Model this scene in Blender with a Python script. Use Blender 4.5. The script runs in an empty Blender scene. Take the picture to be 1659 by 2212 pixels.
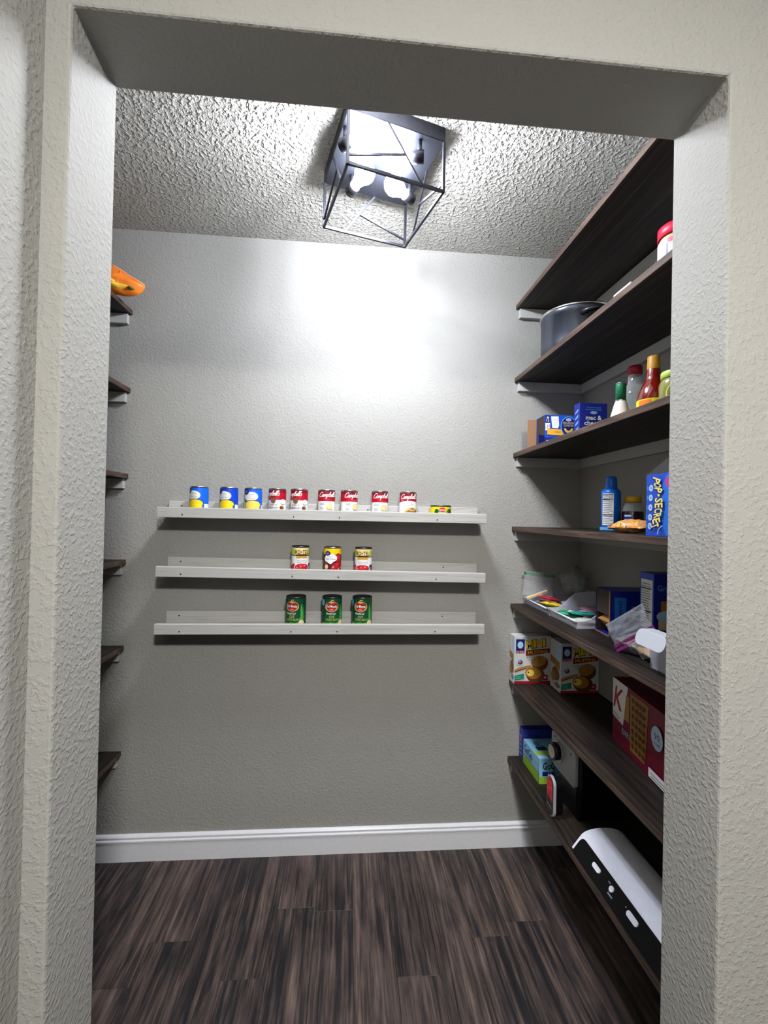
import bpy, bmesh, math, random
from mathutils import Vector, Matrix, noise
from mathutils.geometry import tessellate_polygon
random.seed(7)
C = bpy.context.scene.collection
SC = bpy.context.scene
PI = math.pi

# ------------------------------------------------------------------ camera
F_PX, YAW, PITCH, ROLL, CAM_H = 969.333, 0.08029, 0.00886, 0.02151, 1.34612
def camera():
    cy, sy, cp, sp = math.cos(YAW), math.sin(YAW), math.cos(PITCH), math.sin(PITCH)
    f = Vector((sy*cp, cy*cp, sp)); r = Vector((cy, -sy, 0)); u = r.cross(f)
    cr, sr = math.cos(ROLL), math.sin(ROLL)
    r2 = cr*r + sr*u; u2 = -sr*r + cr*u
    cd = bpy.data.cameras.new('camera'); co = bpy.data.objects.new('camera', cd); C.objects.link(co)
    m = Matrix.Identity(4)
    for i, v in enumerate((r2, u2, -f)):
        for j in range(3): m[j][i] = v[j]
    m[2][3] = CAM_H
    co.matrix_world = m
    cd.sensor_fit = 'HORIZONTAL'; cd.sensor_width = 36.0; cd.lens = 36.0*F_PX/1659.0
    cd.clip_start = 0.02
    SC.camera = co
camera()

# ------------------------------------------------------------------ world, large light, exposure
w = bpy.data.worlds.new('world'); SC.world = w; w.use_nodes = True
w.node_tree.nodes['Background'].inputs[0].default_value = (0.93, 0.96, 1.0, 1)
w.node_tree.nodes['Background'].inputs[1].default_value = 0.02
def area(name, loc, target, sx, sy, watts, col):
    l = bpy.data.lights.new(name, 'AREA'); l.shape = 'RECTANGLE'; l.size = sx; l.size_y = sy
    l.energy = watts; l.color = col
    o = bpy.data.objects.new(name, l); C.objects.link(o)
    o.location = loc
    o.rotation_euler = (Vector(target)-Vector(loc)).to_track_quat('-Z', 'Y').to_euler()
    return o
hl = area('hall_light', (0.25, -0.66, 2.30), (0.25, -0.66, 0.0), 0.20, 0.20, 40, (1.0, 0.98, 0.942))
hl.data.shape = 'DISK'
pl = bpy.data.lights.new('hall_glow', 'POINT'); pl.energy = 46; pl.shadow_soft_size = 0.09; pl.color = (1.0, 0.98, 0.942)
po = bpy.data.objects.new('hall_glow', pl); C.objects.link(po); po.location = (0.25, -0.66, 2.30)
BULB_STRENGTH = 355.0
BULB_COLOR = (0.87, 0.905, 1.0)
vs = SC.view_settings
SC.display_settings.display_device = 'sRGB'
vs.view_transform = 'Standard'; vs.look = 'None'; vs.exposure = 0.40; vs.gamma = 1.0
vs.use_curve_mapping = False
SC.cycles.use_denoising = True
SC.cycles.max_bounces = 8; SC.cycles.diffuse_bounces = 3; SC.cycles.transparent_max_bounces = 16
SC.cycles.sample_clamp_indirect = 6.0
SC.cycles.caustics_reflective = False; SC.cycles.caustics_refractive = False

# ------------------------------------------------------------------ materials
def lin(c):
    c = c/255.0
    return c/12.92 if c <= 0.04045 else ((c+0.055)/1.055)**2.4
def rgb(r, g, b): return (lin(r), lin(g), lin(b), 1.0)
MATS = {}
def mat(name, col, rough=0.55, metal=0.0, spec=0.5, trans=0.0, emit=None, coat=0.0, vary=0.06, ior=1.45, vscale=60):
    if name in MATS: return MATS[name]
    m = bpy.data.materials.new(name); m.use_nodes = True
    nt = m.node_tree; b = nt.nodes['Principled BSDF']
    if len(col) == 3: col = tuple(col)+(1,)
    b.inputs['Base Color'].default_value = col
    b.inputs['Roughness'].default_value = rough
    b.inputs['Metallic'].default_value = metal
    b.inputs['Specular IOR Level'].default_value = spec
    b.inputs['Transmission Weight'].default_value = trans
    b.inputs['IOR'].default_value = ior
    b.inputs['Coat Weight'].default_value = coat
    if emit:
        b.inputs['Emission Color'].default_value = emit[0]
        b.inputs['Emission Strength'].default_value = emit[1]
    elif vary:
        tc = nt.nodes.new('ShaderNodeTexCoord'); n = nt.nodes.new('ShaderNodeTexNoise')
        n.inputs['Scale'].default_value = vscale; n.inputs['Detail'].default_value = 3
        r = nt.nodes.new('ShaderNodeMapRange'); r.inputs[3].default_value = 1-vary; r.inputs[4].default_value = 1+vary
        mx = nt.nodes.new('ShaderNodeMix'); mx.data_type = 'RGBA'; mx.blend_type = 'MULTIPLY'
        mx.inputs[0].default_value = 1.0; mx.inputs[6].default_value = col
        nt.links.new(tc.outputs['Object'], n.inputs['Vector'])
        nt.links.new(n.outputs['Fac'], r.inputs[0]); nt.links.new(r.outputs[0], mx.inputs[7])
        nt.links.new(mx.outputs[2], b.inputs['Base Color'])
    MATS[name] = m
    return m

def plaster(name, col, s1, s2, dist, strength=1.0, lumps=0.5, rough=0.55):
    """painted wall texture: soft splatter lumps plus finer grain as bump"""
    m = mat(name, col, rough, vary=0.03, vscale=6, spec=0.15)
    nt = m.node_tree; b = nt.nodes['Principled BSDF']
    tc = nt.nodes.new('ShaderNodeTexCoord')
    n1 = nt.nodes.new('ShaderNodeTexNoise'); n1.inputs['Scale'].default_value = s1; n1.inputs['Detail'].default_value = 2; n1.inputs['Distortion'].default_value = 0.15
    n2 = nt.nodes.new('ShaderNodeTexNoise'); n2.inputs['Scale'].default_value = s2; n2.inputs['Detail'].default_value = 2
    rp = nt.nodes.new('ShaderNodeMapRange'); rp.interpolation_type = 'SMOOTHSTEP'
    rp.inputs[1].default_value = lumps; rp.inputs[2].default_value = lumps+0.30
    ad = nt.nodes.new('ShaderNodeMath'); ad.operation = 'MULTIPLY_ADD'; ad.inputs[1].default_value = 0.35
    bp = nt.nodes.new('ShaderNodeBump'); bp.inputs['Strength'].default_value = strength; bp.inputs['Distance'].default_value = dist
    L = nt.links.new
    L(tc.outputs['Object'], n1.inputs['Vector']); L(tc.outputs['Object'], n2.inputs['Vector'])
    L(n1.outputs['Fac'], rp.inputs[0]); L(n2.outputs['Fac'], ad.inputs[0]); L(rp.outputs[0], ad.inputs[2])
    L(ad.outputs[0], bp.inputs['Height']); L(bp.outputs['Normal'], b.inputs['Normal'])
    return m

def wood(name, stops, stretch, rough=0.5, bump=0.0008, rand=False, scale=1.0, spec=0.35, patch=0.0):
    """stretched noise grain; stops = [(pos, colour)...]; rand shifts it per object"""
    m = bpy.data.materials.new(name); m.use_nodes = True; MATS[name] = m
    nt = m.node_tree; b = nt.nodes['Principled BSDF']; L = nt.links.new
    b.inputs['Roughness'].default_value = rough; b.inputs['Specular IOR Level'].default_value = spec
    tc = nt.nodes.new('ShaderNodeTexCoord'); mp = nt.nodes.new('ShaderNodeMapping')
    mp.inputs['Scale'].default_value = stretch
    src = tc.outputs['Object']
    if rand:
        oi = nt.nodes.new('ShaderNodeObjectInfo'); ml = nt.nodes.new('ShaderNodeVectorMath'); ml.operation = 'MULTIPLY_ADD'
        ml.inputs[1].default_value = (13.1, 7.7, 3.3)
        cb = nt.nodes.new('ShaderNodeCombineXYZ')
        for i in range(3): L(oi.outputs['Random'], cb.inputs[i])
        L(cb.outputs[0], ml.inputs[0]); L(src, ml.inputs[2]); src = ml.outputs[0]
    L(src, mp.inputs['Vector'])
    n1 = nt.nodes.new('ShaderNodeTexNoise'); n1.inputs['Scale'].default_value = 1.0*scale; n1.inputs['Detail'].default_value = 6
    n1.inputs['Roughness'].default_value = 0.62; n1.inputs['Distortion'].default_value = 0.9
    n2 = nt.nodes.new('ShaderNodeTexNoise'); n2.inputs['Scale'].default_value = 4.5*scale; n2.inputs['Detail'].default_value = 4
    L(mp.outputs[0], n1.inputs['Vector']); L(mp.outputs[0], n2.inputs['Vector'])
    mx = nt.nodes.new('ShaderNodeMath'); mx.operation = 'MULTIPLY_ADD'; mx.inputs[1].default_value = 0.42
    sub = nt.nodes.new('ShaderNodeMath'); sub.operation = 'SUBTRACT'; sub.inputs[1].default_value = 0.5
    L(n2.outputs['Fac'], sub.inputs[0]); L(sub.outputs[0], mx.inputs[0]); L(n1.outputs['Fac'], mx.inputs[2])
    fac = mx.outputs[0]
    if patch:      # darker smoky smudges and knots of the printed board
        m2 = nt.nodes.new('ShaderNodeMapping'); m2.inputs['Scale'].default_value = (13, 3.6, 13); L(src, m2.inputs['Vector'])
        n3 = nt.nodes.new('ShaderNodeTexNoise'); n3.inputs['Scale'].default_value = 1.0; n3.inputs['Detail'].default_value = 5; n3.inputs['Roughness'].default_value = 0.65; n3.inputs['Distortion'].default_value = 0.5
        L(m2.outputs[0], n3.inputs['Vector'])
        s3 = nt.nodes.new('ShaderNodeMath'); s3.operation = 'SUBTRACT'; s3.inputs[1].default_value = 0.5; L(n3.outputs['Fac'], s3.inputs[0])
        a3 = nt.nodes.new('ShaderNodeMath'); a3.operation = 'MULTIPLY_ADD'; a3.inputs[1].default_value = patch; L(s3.outputs[0], a3.inputs[0]); L(fac, a3.inputs[2]); fac = a3.outputs[0]
    if rand:
        r2 = nt.nodes.new('ShaderNodeMath'); r2.operation = 'MULTIPLY_ADD'; r2.inputs[1].default_value = 0.13
        s2 = nt.nodes.new('ShaderNodeMath'); s2.operation = 'SUBTRACT'; s2.inputs[1].default_value = 0.5
        L(oi.outputs['Random'], s2.inputs[0]); L(s2.outputs[0], r2.inputs[0]); L(fac, r2.inputs[2]); fac = r2.outputs[0]
    cr = nt.nodes.new('ShaderNodeValToRGB')
    els = cr.color_ramp.elements
    els[0].position, els[0].color = stops[0][0], stops[0][1]
    els[1].position, els[1].color = stops[-1][0], stops[-1][1]
    for p, c in stops[1:-1]:
        e = els.new(p); e.color = c
    L(fac, cr.inputs[0]); L(cr.outputs[0], b.inputs['Base Color'])
    bp = nt.nodes.new('ShaderNodeBump'); bp.inputs['Strength'].default_value = 0.6; bp.inputs['Distance'].default_value = bump
    L(fac, bp.inputs['Height']); L(bp.outputs['Normal'], b.inputs['Normal'])
    return m

def film(name, tint, alpha, rough=0.25, wrinkle=0.0):
    """thin clear plastic: see-through share plus a glossy, slightly milky share"""
    m = bpy.data.materials.new(name); m.use_nodes = True; MATS[name] = m
    nt = m.node_tree; b = nt.nodes['Principled BSDF']; L = nt.links.new
    b.inputs['Base Color'].default_value = tint; b.inputs['Roughness'].default_value = rough
    b.inputs['Specular IOR Level'].default_value = 0.7
    tr = nt.nodes.new('ShaderNodeBsdfTransparent'); tr.inputs[0].default_value = tuple(min(1, 0.6+0.4*c/max(tint[:3])) for c in tint[:3])+(1,)
    lw = nt.nodes.new('ShaderNodeLayerWeight'); lw.inputs[0].default_value = 0.35
    mr = nt.nodes.new('ShaderNodeMapRange'); mr.inputs[3].default_value = alpha; mr.inputs[4].default_value = min(1, alpha+0.32)
    ms = nt.nodes.new('ShaderNodeMixShader'); out = nt.nodes['Material Output']
    L(lw.outputs['Facing'], mr.inputs[0]); L(mr.outputs[0], ms.inputs[0]); L(tr.outputs[0], ms.inputs[1]); L(b.outputs[0], ms.inputs[2])
    L(ms.outputs[0], out.inputs['Surface'])
    if wrinkle:
        tc = nt.nodes.new('ShaderNodeTexCoord'); n = nt.nodes.new('ShaderNodeTexNoise'); n.inputs['Scale'].default_value = 38; n.inputs['Distortion'].default_value = 1.5
        bp = nt.nodes.new('ShaderNodeBump'); bp.inputs['Strength'].default_value = 1; bp.inputs['Distance'].default_value = wrinkle
        L(tc.outputs['Object'], n.inputs['Vector']); L(n.outputs['Fac'], bp.inputs['Height']); L(bp.outputs['Normal'], b.inputs['Normal'])
    return m

WALL = plaster('wall_paint', rgb(156, 155, 150), 125, 380, 0.0008, 0.9, 0.42, 0.75)
JAMB = WALL
CEIL = plaster('ceiling_popcorn', rgb(190, 188, 181), 82, 260, 0.0048, 1.0, 0.44, 0.85)
TRIM = mat('white_trim', rgb(226, 227, 232), 0.35)
CLEAT = mat('cleat_paint', rgb(176, 176, 172), 0.55)
LEDGE = wood('ledge_paint', [(0.25, rgb(156, 155, 150)), (0.45, rgb(180, 179, 175)), (0.75, rgb(189, 188, 184))], (2.2, 55, 55), 0.5, 0.0009)
SHELF = wood('shelf_stain', [(0.22, rgb(13, 11, 10)), (0.42, rgb(28, 24, 22)), (0.58, rgb(46, 39, 35)), (0.72, rgb(68, 56, 48)), (0.85, rgb(98, 78, 60))], (62, 1.5, 62), 0.5, 0.0008, spec=0.18)
EDGE = wood('shelf_edge', [(0.2, rgb(34, 27, 24)), (0.42, rgb(66, 54, 48)), (0.6, rgb(96, 78, 67)), (0.8, rgb(140, 112, 90))], (34, 2.2, 34), 0.55, 0.0006, spec=0.2)
FLOORM = wood('floor_plank_wood', [(0.22, rgb(24, 24, 27)), (0.38, rgb(40, 37, 39)), (0.5, rgb(66, 57, 55)), (0.62, rgb(90, 77, 72)), (0.8, rgb(124, 106, 97))], (46, 2.0, 46), 0.45, 0.0005, rand=True, spec=0.25, patch=0.55)
SUB = mat('floor_gap', rgb(16, 14, 14), 0.8)
BLACKM = mat('black_metal', rgb(44, 45, 52), 0.32, 0.8)
CANOPY = mat('canopy_black', rgb(38, 40, 47), 0.36, 0.8)
BULB = mat('bulb_glow', (1, 1, 1), 0.4, emit=((BULB_COLOR[0], BULB_COLOR[1], BULB_COLOR[2], 1), BULB_STRENGTH))
STEEL = mat('can_steel', rgb(196, 196, 198), 0.28, 1.0, vary=0.02)
DKSTEEL = mat('can_rim_dark', rgb(92, 96, 98), 0.35, 0.9)
CARTW = mat('carton_white', rgb(208, 207, 206), 0.5, vary=0.02)
WHITE = mat('print_white', rgb(238, 237, 235), 0.45, vary=0.01)
BLACK = mat('print_black', rgb(20, 19, 20), 0.5)
RED = mat('soup_red', rgb(178, 10, 38), 0.4, vary=0.03)
DKRED = mat('soup_dark_red', rgb(128, 8, 30), 0.4, vary=0.03)
BROWN = mat('print_brown', rgb(112, 84, 54), 0.5)
CREAM = mat('print_cream', rgb(226, 204, 158), 0.5)
GRAYT = mat('print_gray', rgb(120, 124, 140), 0.5)
PURPT = mat('print_purple', rgb(74, 48, 106), 0.5)
GVBLUE = mat('can_blue', rgb(10, 100, 222), 0.4, vary=0.03)
GVDEEP = mat('can_deep_blue', rgb(8, 66, 196), 0.4, vary=0.03)
NAVY = mat('print_navy', rgb(16, 32, 104), 0.45)
CORN = mat('print_corn', rgb(246, 216, 28), 0.45, vary=0.12, vscale=300)
CORN2 = mat('print_pale_corn', rgb(240, 208, 90), 0.45, vary=0.12, vscale=300)
LEAF = mat('print_leaf', rgb(58, 128, 44), 0.5)
LIME = mat('print_lime', rgb(158, 196, 66), 0.5, vary=0.15, vscale=200)
DGREEN = mat('can_green', rgb(8, 74, 44), 0.4, vary=0.04)
BEAN = mat('print_bean', rgb(74, 158, 72), 0.45)
GOLD = mat('print_gold', rgb(206, 166, 84), 0.4)
DMRED = mat('print_logo_red', rgb(168, 30, 34), 0.45)
PINK = mat('print_pink', rgb(228, 110, 138), 0.45)
YELLOW = mat('print_yellow', rgb(240, 208, 14), 0.45, vary=0.03)
TOMATO = mat('print_tomato', rgb(196, 36, 38), 0.45, vary=0.25, vscale=420)
TOMDK = mat('print_tomato_dark', rgb(108, 16, 22), 0.45)
BUFF = mat('print_buff', rgb(236, 208, 138), 0.5)
AMBER = mat('print_amber', rgb(226, 168, 40), 0.5)
KBLUE = mat('box_blue', rgb(20, 74, 190), 0.42, vary=0.04, vscale=12)
KNAVY = mat('box_navy', rgb(14, 30, 128), 0.42)
SKY = mat('box_sky', rgb(96, 168, 232), 0.45)
PALEB = mat('print_pale_blue', rgb(176, 206, 236), 0.45)
BTBLUE = mat('bottle_blue', rgb(10, 100, 205), 0.35)
CARD = mat('brown_card', rgb(150, 112, 82), 0.75, vary=0.08)
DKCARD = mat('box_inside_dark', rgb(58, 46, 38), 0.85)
BUTTER = mat('print_butter', rgb(246, 228, 120), 0.45, vary=0.02)
MAGENTA = mat('print_magenta', rgb(186, 60, 150), 0.45)
MAROON = mat('box_maroon', rgb(116, 18, 46), 0.45)
TEAL = mat('print_teal', rgb(26, 140, 104), 0.45)
MUFFIN = mat('print_muffin', rgb(158, 112, 48), 0.5, vary=0.22, vscale=120)
MUFFDK = mat('print_muffin_dark', rgb(92, 52, 30), 0.5, vary=0.15, vscale=120)
ORNG = mat('bag_orange', rgb(240, 128, 40), 0.35, vary=0.12, vscale=30)
POTM = mat('pot_gray', rgb(84, 89, 100), 0.27, 0.85, vary=0.02)
RIMM = mat('pot_rim', rgb(205, 205, 205), 0.2, 1.0)
PHEN = mat('black_plastic', rgb(16, 16, 18), 0.35)
LIDRED = mat('lid_red', rgb(226, 22, 62), 0.4)
CAPRED = mat('cap_red', rgb(150, 16, 40), 0.45)
CAPGRN = mat('cap_green', rgb(16, 108, 72), 0.4)
CAPGLD = mat('cap_gold', rgb(176, 128, 34), 0.5, vary=0.2, vscale=250)
CAPYEL = mat('cap_yellow', rgb(216, 170, 30), 0.45)
LIDGRN = mat('lid_yellow_green', rgb(186, 206, 100), 0.4)
OLIVE = mat('jar_olive', rgb(128, 128, 58), 0.2, coat=0.6)
SAUCE = mat('sauce_red', rgb(112, 22, 12), 0.12, coat=1.0, vary=0.12, vscale=40)
SYRUP = mat('syrup_brown', rgb(36, 12, 10), 0.12, coat=1.0)
POWDER = mat('white_powder', rgb(228, 224, 216), 0.6)
APPWH = mat('appliance_white', rgb(226, 228, 240), 0.3)
APPBLK = mat('appliance_black', rgb(10, 11, 14), 0.3, spec=0.3)
SILVER = mat('silver_panel', rgb(168, 170, 174), 0.42, 0.15)
KNOBF = mat('knob_face', rgb(196, 192, 178), 0.4, 0.4)
BADGE = mat('badge_red', rgb(206, 20, 50), 0.4)
ZGREEN = mat('zip_green', rgb(20, 104, 48), 0.45)
ZPURP = mat('zip_purple', rgb(128, 40, 110), 0.45)
CRACK = mat('cracker_tan', rgb(170, 128, 70), 0.6, vary=0.25, vscale=60)
WOODLT = mat('pale_wood', rgb(222, 214, 184), 0.6)
CLEAR = film('clear_plastic', (0.66, 0.66, 0.72, 1), 0.34, 0.3)
BAGF = film('clear_bag', (0.80, 0.82, 0.85, 1), 0.10, 0.12, 0.004)
GREYBAG = film('grey_bag', (0.30, 0.34, 0.33, 1), 0.38, 0.2, 0.005)
GLASS = film('clear_glass', (0.70, 0.74, 0.73, 1), 0.16, 0.05)
LIPW = mat('bin_lip', rgb(212, 216, 226), 0.4, vary=0.02)

def blotch(name, stops, scale, rough=0.3):
    """printed film: soft patches of several inks"""
    m = mat(name, stops[0][1], rough, vary=0); nt = m.node_tree; b = nt.nodes['Principled BSDF']
    tc = nt.nodes.new('ShaderNodeTexCoord'); n = nt.nodes.new('ShaderNodeTexNoise'); n.inputs['Scale'].default_value = scale; n.inputs['Detail'].default_value = 2
    cr = nt.nodes.new('ShaderNodeValToRGB'); cr.color_ramp.interpolation = 'CONSTANT'
    e = cr.color_ramp.elements; e[0].position, e[0].color = stops[0]; e[1].position, e[1].color = stops[1]
    for p, c in stops[2:]: q = e.new(p); q.color = c
    nt.links.new(tc.outputs['Object'], n.inputs['Vector']); nt.links.new(n.outputs['Fac'], cr.inputs[0]); nt.links.new(cr.outputs[0], b.inputs['Base Color'])
    return m
PACKM = blotch('packet_print', [(0.0, rgb(206, 176, 150)), (0.36, rgb(226, 150, 84)), (0.5, rgb(232, 190, 80)), (0.6, rgb(190, 90, 60)), (0.68, rgb(236, 214, 160))], 55)

# ------------------------------------------------------------------ mesh helpers
class MB:
    def __init__(s): s.v = []; s.f = []; s.mi = []; s.sm = []
    def add(s, vs, fs, m=0, smooth=False):
        o = len(s.v); s.v += [tuple(v) for v in vs]
        for f in fs: s.f.append([i+o for i in f]); s.mi.append(m); s.sm.append(smooth)
        return s
    def box(s, x0, x1, y0, y1, z0, z1, m=0):
        vs = [(x, y, z) for x in (x0, x1) for y in (y0, y1) for z in (z0, z1)]
        return s.add(vs, [(0, 1, 3, 2), (4, 6, 7, 5), (0, 4, 5, 1), (2, 3, 7, 6), (0, 2, 6, 4), (1, 5, 7, 3)], m)
    def bar(s, a, b, r, m=0, n=4, smooth=False, r2=None, up=None):
        a = Vector(a); b = Vector(b); d = (b-a).normalized()
        up = Vector(up) if up else (Vector((0, 0, 1)) if abs(d.z) < 0.95 else Vector((1, 0, 0)))
        x = d.cross(up).normalized(); y = x.cross(d)
        r2 = r if r2 is None else r2; k = PI/n if n == 4 else 0
        q = math.sqrt(2) if n == 4 else 1
        vs = [p+(x*math.cos(2*PI*i/n+k)+y*math.sin(2*PI*i/n+k))*rr*q for p, rr in ((a, r), (b, r2)) for i in range(n)]
        fs = [(i, (i+1) % n, n+(i+1) % n, n+i) for i in range(n)]
        s.add(vs, fs, m, smooth); o = len(s.v)-2*n
        s.f += [[o+i for i in range(n)][::-1], [o+n+i for i in range(n)]]; s.mi += [m, m]; s.sm += [False, False]
        return s
    def lathe(s, prof, m=0, n=28, smooth=True, cx=0, cy=0, sx=1, sy=1):
        """profile [(r, z) or (r, z, material)] from bottom to top around z; r=0 closes"""
        rings = []
        base = len(s.v)
        for p in prof:
            if p[0] <= 1e-6: rings.append([len(s.v)]); s.v.append((cx, cy, p[1]))
            else:
                rings.append(list(range(len(s.v), len(s.v)+n)))
                s.v += [(cx+sx*p[0]*math.sin(2*PI*i/n), cy-sy*p[0]*math.cos(2*PI*i/n), p[1]) for i in range(n)]
        for k in range(len(rings)-1):
            a, b = rings[k], rings[k+1]; mm = prof[k+1][2] if len(prof[k+1]) > 2 else m
            for i in range(n):
                j = (i+1) % n
                if len(a) == 1 and len(b) == 1: continue
                if len(a) == 1: f = [a[0], b[j], b[i]]
                elif len(b) == 1: f = [a[i], a[j], b[0]]
                else: f = [a[i], a[j], b[j], b[i]]
                s.f.append(f); s.mi.append(mm); s.sm.append(smooth)
        return s
    def extrude(s, poly, axis, a, b, m=0, mend=None, smooth=False):
        """2D outline swept along an axis ('x': pts are (y,z); 'y': (x,z); 'z': (x,y))"""
        def P(p, t): return {'x': (t, p[0], p[1]), 'y': (p[0], t, p[1]), 'z': (p[0], p[1], t)}[axis]
        n = len(poly)
        s.add([P(p, a) for p in poly]+[P(p, b) for p in poly], [(i, (i+1) % n, n+(i+1) % n, n+i) for i in range(n)], m, smooth)
        o = len(s.v)-2*n; me = m if mend is None else mend
        s.f += [[o+i for i in range(n)][::-1], [o+n+i for i in range(n)]]; s.mi += [me, me]; s.sm += [False, False]
        return s
    def tube(s, pts, r, m=0, n=8, smooth=True):
        pts = [Vector(p) for p in pts]; o = len(s.v); N = len(pts)
        for i, p in enumerate(pts):
            d = (pts[min(i+1, N-1)]-pts[max(i-1, 0)]).normalized()
            up = Vector((0, 0, 1)) if abs(d.z) < 0.9 else Vector((1, 0, 0))
            x = d.cross(up).normalized(); y = x.cross(d)
            s.v += [tuple(p+(x*math.cos(2*PI*k/n)+y*math.sin(2*PI*k/n))*r) for k in range(n)]
        for i in range(N-1):
            for k in range(n):
                s.f.append([o+i*n+k, o+i*n+(k+1) % n, o+(i+1)*n+(k+1) % n, o+(i+1)*n+k]); s.mi.append(m); s.sm.append(smooth)
        s.f += [[o+k for k in range(n)][::-1], [o+(N-1)*n+k for k in range(n)]]; s.mi += [m, m]; s.sm += [False, False]
        return s
    def build(s, name, mats, parent=None, bevel=0.0, seg=2, smooth_all=False, loc=None):
        if not isinstance(mats, (list, tuple)): mats = [mats]
        me = bpy.data.meshes.new(name); me.from_pydata(s.v, [], s.f)
        for m in mats: me.materials.append(m)
        for p, mi, sm in zip(me.polygons, s.mi, s.sm): p.material_index = mi; p.use_smooth = sm or smooth_all
        bm = bmesh.new(); bm.from_mesh(me)
        bmesh.ops.recalc_face_normals(bm, faces=bm.faces)
        if bevel:
            es = [e for e in bm.edges if len(e.link_faces) == 2 and e.calc_face_angle(0) > 0.6]
            bmesh.ops.bevel(bm, geom=es, offset=bevel, segments=seg, affect='EDGES', profile=0.5, clamp_overlap=True)
        bm.to_mesh(me); bm.free()
        o = bpy.data.objects.new(name, me); C.objects.link(o)
        if parent: o.parent = parent
        if loc: o.location = loc
        return o

def tag(o, label, cat, group=None):
    o['label'] = label; o['category'] = cat
    if group: o['group'] = group
    return o
def thing(name, label, cat, loc=(0, 0, 0), rz=0.0, group=None):
    o = bpy.data.objects.new(name, None); o.empty_display_size = 0.05; C.objects.link(o)
    o.location = loc; o.rotation_euler = (0, 0, rz)
    return tag(o, label, cat, group)
def struct(o): o['kind'] = 'structure'; return o
def dup(root, loc, rz, label, group=None):
    r = root.copy(); C.objects.link(r); r.location = loc; r.rotation_euler = (0, 0, rz); r['label'] = label
    if group: r['group'] = group
    for ch in list(root.children):
        c = ch.copy(); C.objects.link(c); c.parent = r
        for g in list(ch.children):
            d = g.copy(); C.objects.link(d); d.parent = c
    return r

# ------------------------------------------------------------------ flat print as thin geometry
_text = {}
def text_mesh(body, offset=0.0):
    key = (body, offset)
    if key not in _text:
        cu = bpy.data.curves.new('t', 'FONT'); cu.body = body; cu.resolution_u = 2; cu.offset = offset
        cu.fill_mode = 'FRONT'
        o = bpy.data.objects.new('t', cu); C.objects.link(o)
        bpy.context.view_layer.update()
        ev = o.evaluated_get(bpy.context.evaluated_depsgraph_get())
        me = ev.to_mesh()
        vs = [(v.co.x, v.co.y) for v in me.vertices]; fs = [list(p.vertices) for p in me.polygons]
        ev.to_mesh_clear(); bpy.data.objects.remove(o); bpy.data.curves.remove(cu)
        _text[key] = (vs, fs)
    return _text[key]
def catmull(pts, k=5):
    if len(pts) < 3: return pts
    out = []
    for i in range(len(pts)-1):
        p0 = pts[max(i-1, 0)]; p1 = pts[i]; p2 = pts[i+1]; p3 = pts[min(i+2, len(pts)-1)]
        for j in range(k):
            t = j/k
            out.append(tuple(0.5*((2*b)+(-a+c)*t+(2*a-5*b+4*c-d)*t*t+(-a+3*b-3*c+d)*t**3) for a, b, c, d in zip(p0, p1, p2, p3)))
    out.append(pts[-1]); return out
SCRIPT = {'C': (1.5, [[(1.5, 1.5), (1.38, 1.92), (0.9, 1.95), (0.4, 1.35), (0.2, 0.6), (0.45, 0.05), (0.95, 0.0), (1.5, 0.4)]]),
 'a': (0.98, [[(0.75, 0.85), (0.45, 1.0), (0.1, 0.65), (0.06, 0.22), (0.3, 0.0), (0.6, 0.3), (0.78, 0.95)], [(0.78, 0.95), (0.7, 0.3), (0.82, 0.02), (1.05, 0.2)]]),
 'm': (1.15, [[(0.1, 1.0), (0.05, 0.0)], [(0.06, 0.4), (0.32, 0.95), (0.5, 0.8), (0.46, 0.0)], [(0.47, 0.4), (0.75, 0.95), (0.93, 0.8), (0.9, 0.12), (1.1, 0.1)]]),
 'p': (0.86, [[(0.12, 1.05), (0.02, -0.95)], [(0.08, 0.6), (0.4, 1.0), (0.74, 0.75), (0.64, 0.2), (0.35, 0.0), (0.08, 0.2)]]),
 'b': (0.8, [[(0.12, 1.0), (0.4, 1.6), (0.36, 2.0), (0.18, 1.7), (0.08, 1.0), (0.1, 0.2), (0.4, 0.0), (0.68, 0.3), (0.62, 0.85), (0.35, 0.9)]]),
 'e': (0.68, [[(0.05, 0.42), (0.5, 0.62), (0.48, 0.95), (0.22, 0.92), (0.05, 0.5), (0.15, 0.06), (0.42, 0.0), (0.72, 0.28)]]),
 'l': (0.46, [[(0.05, 0.35), (0.4, 1.45), (0.36, 1.98), (0.2, 1.85), (0.1, 1.0), (0.13, 0.15), (0.32, 0.02), (0.5, 0.22)]]),
 "'": (0.2, [[(0.14, 2.0), (0.02, 1.6)]]),
 's': (0.55, [[(0.48, 0.9), (0.22, 0.97), (0.15, 0.65), (0.42, 0.38), (0.34, 0.04), (0.02, 0.06)]])}

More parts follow.
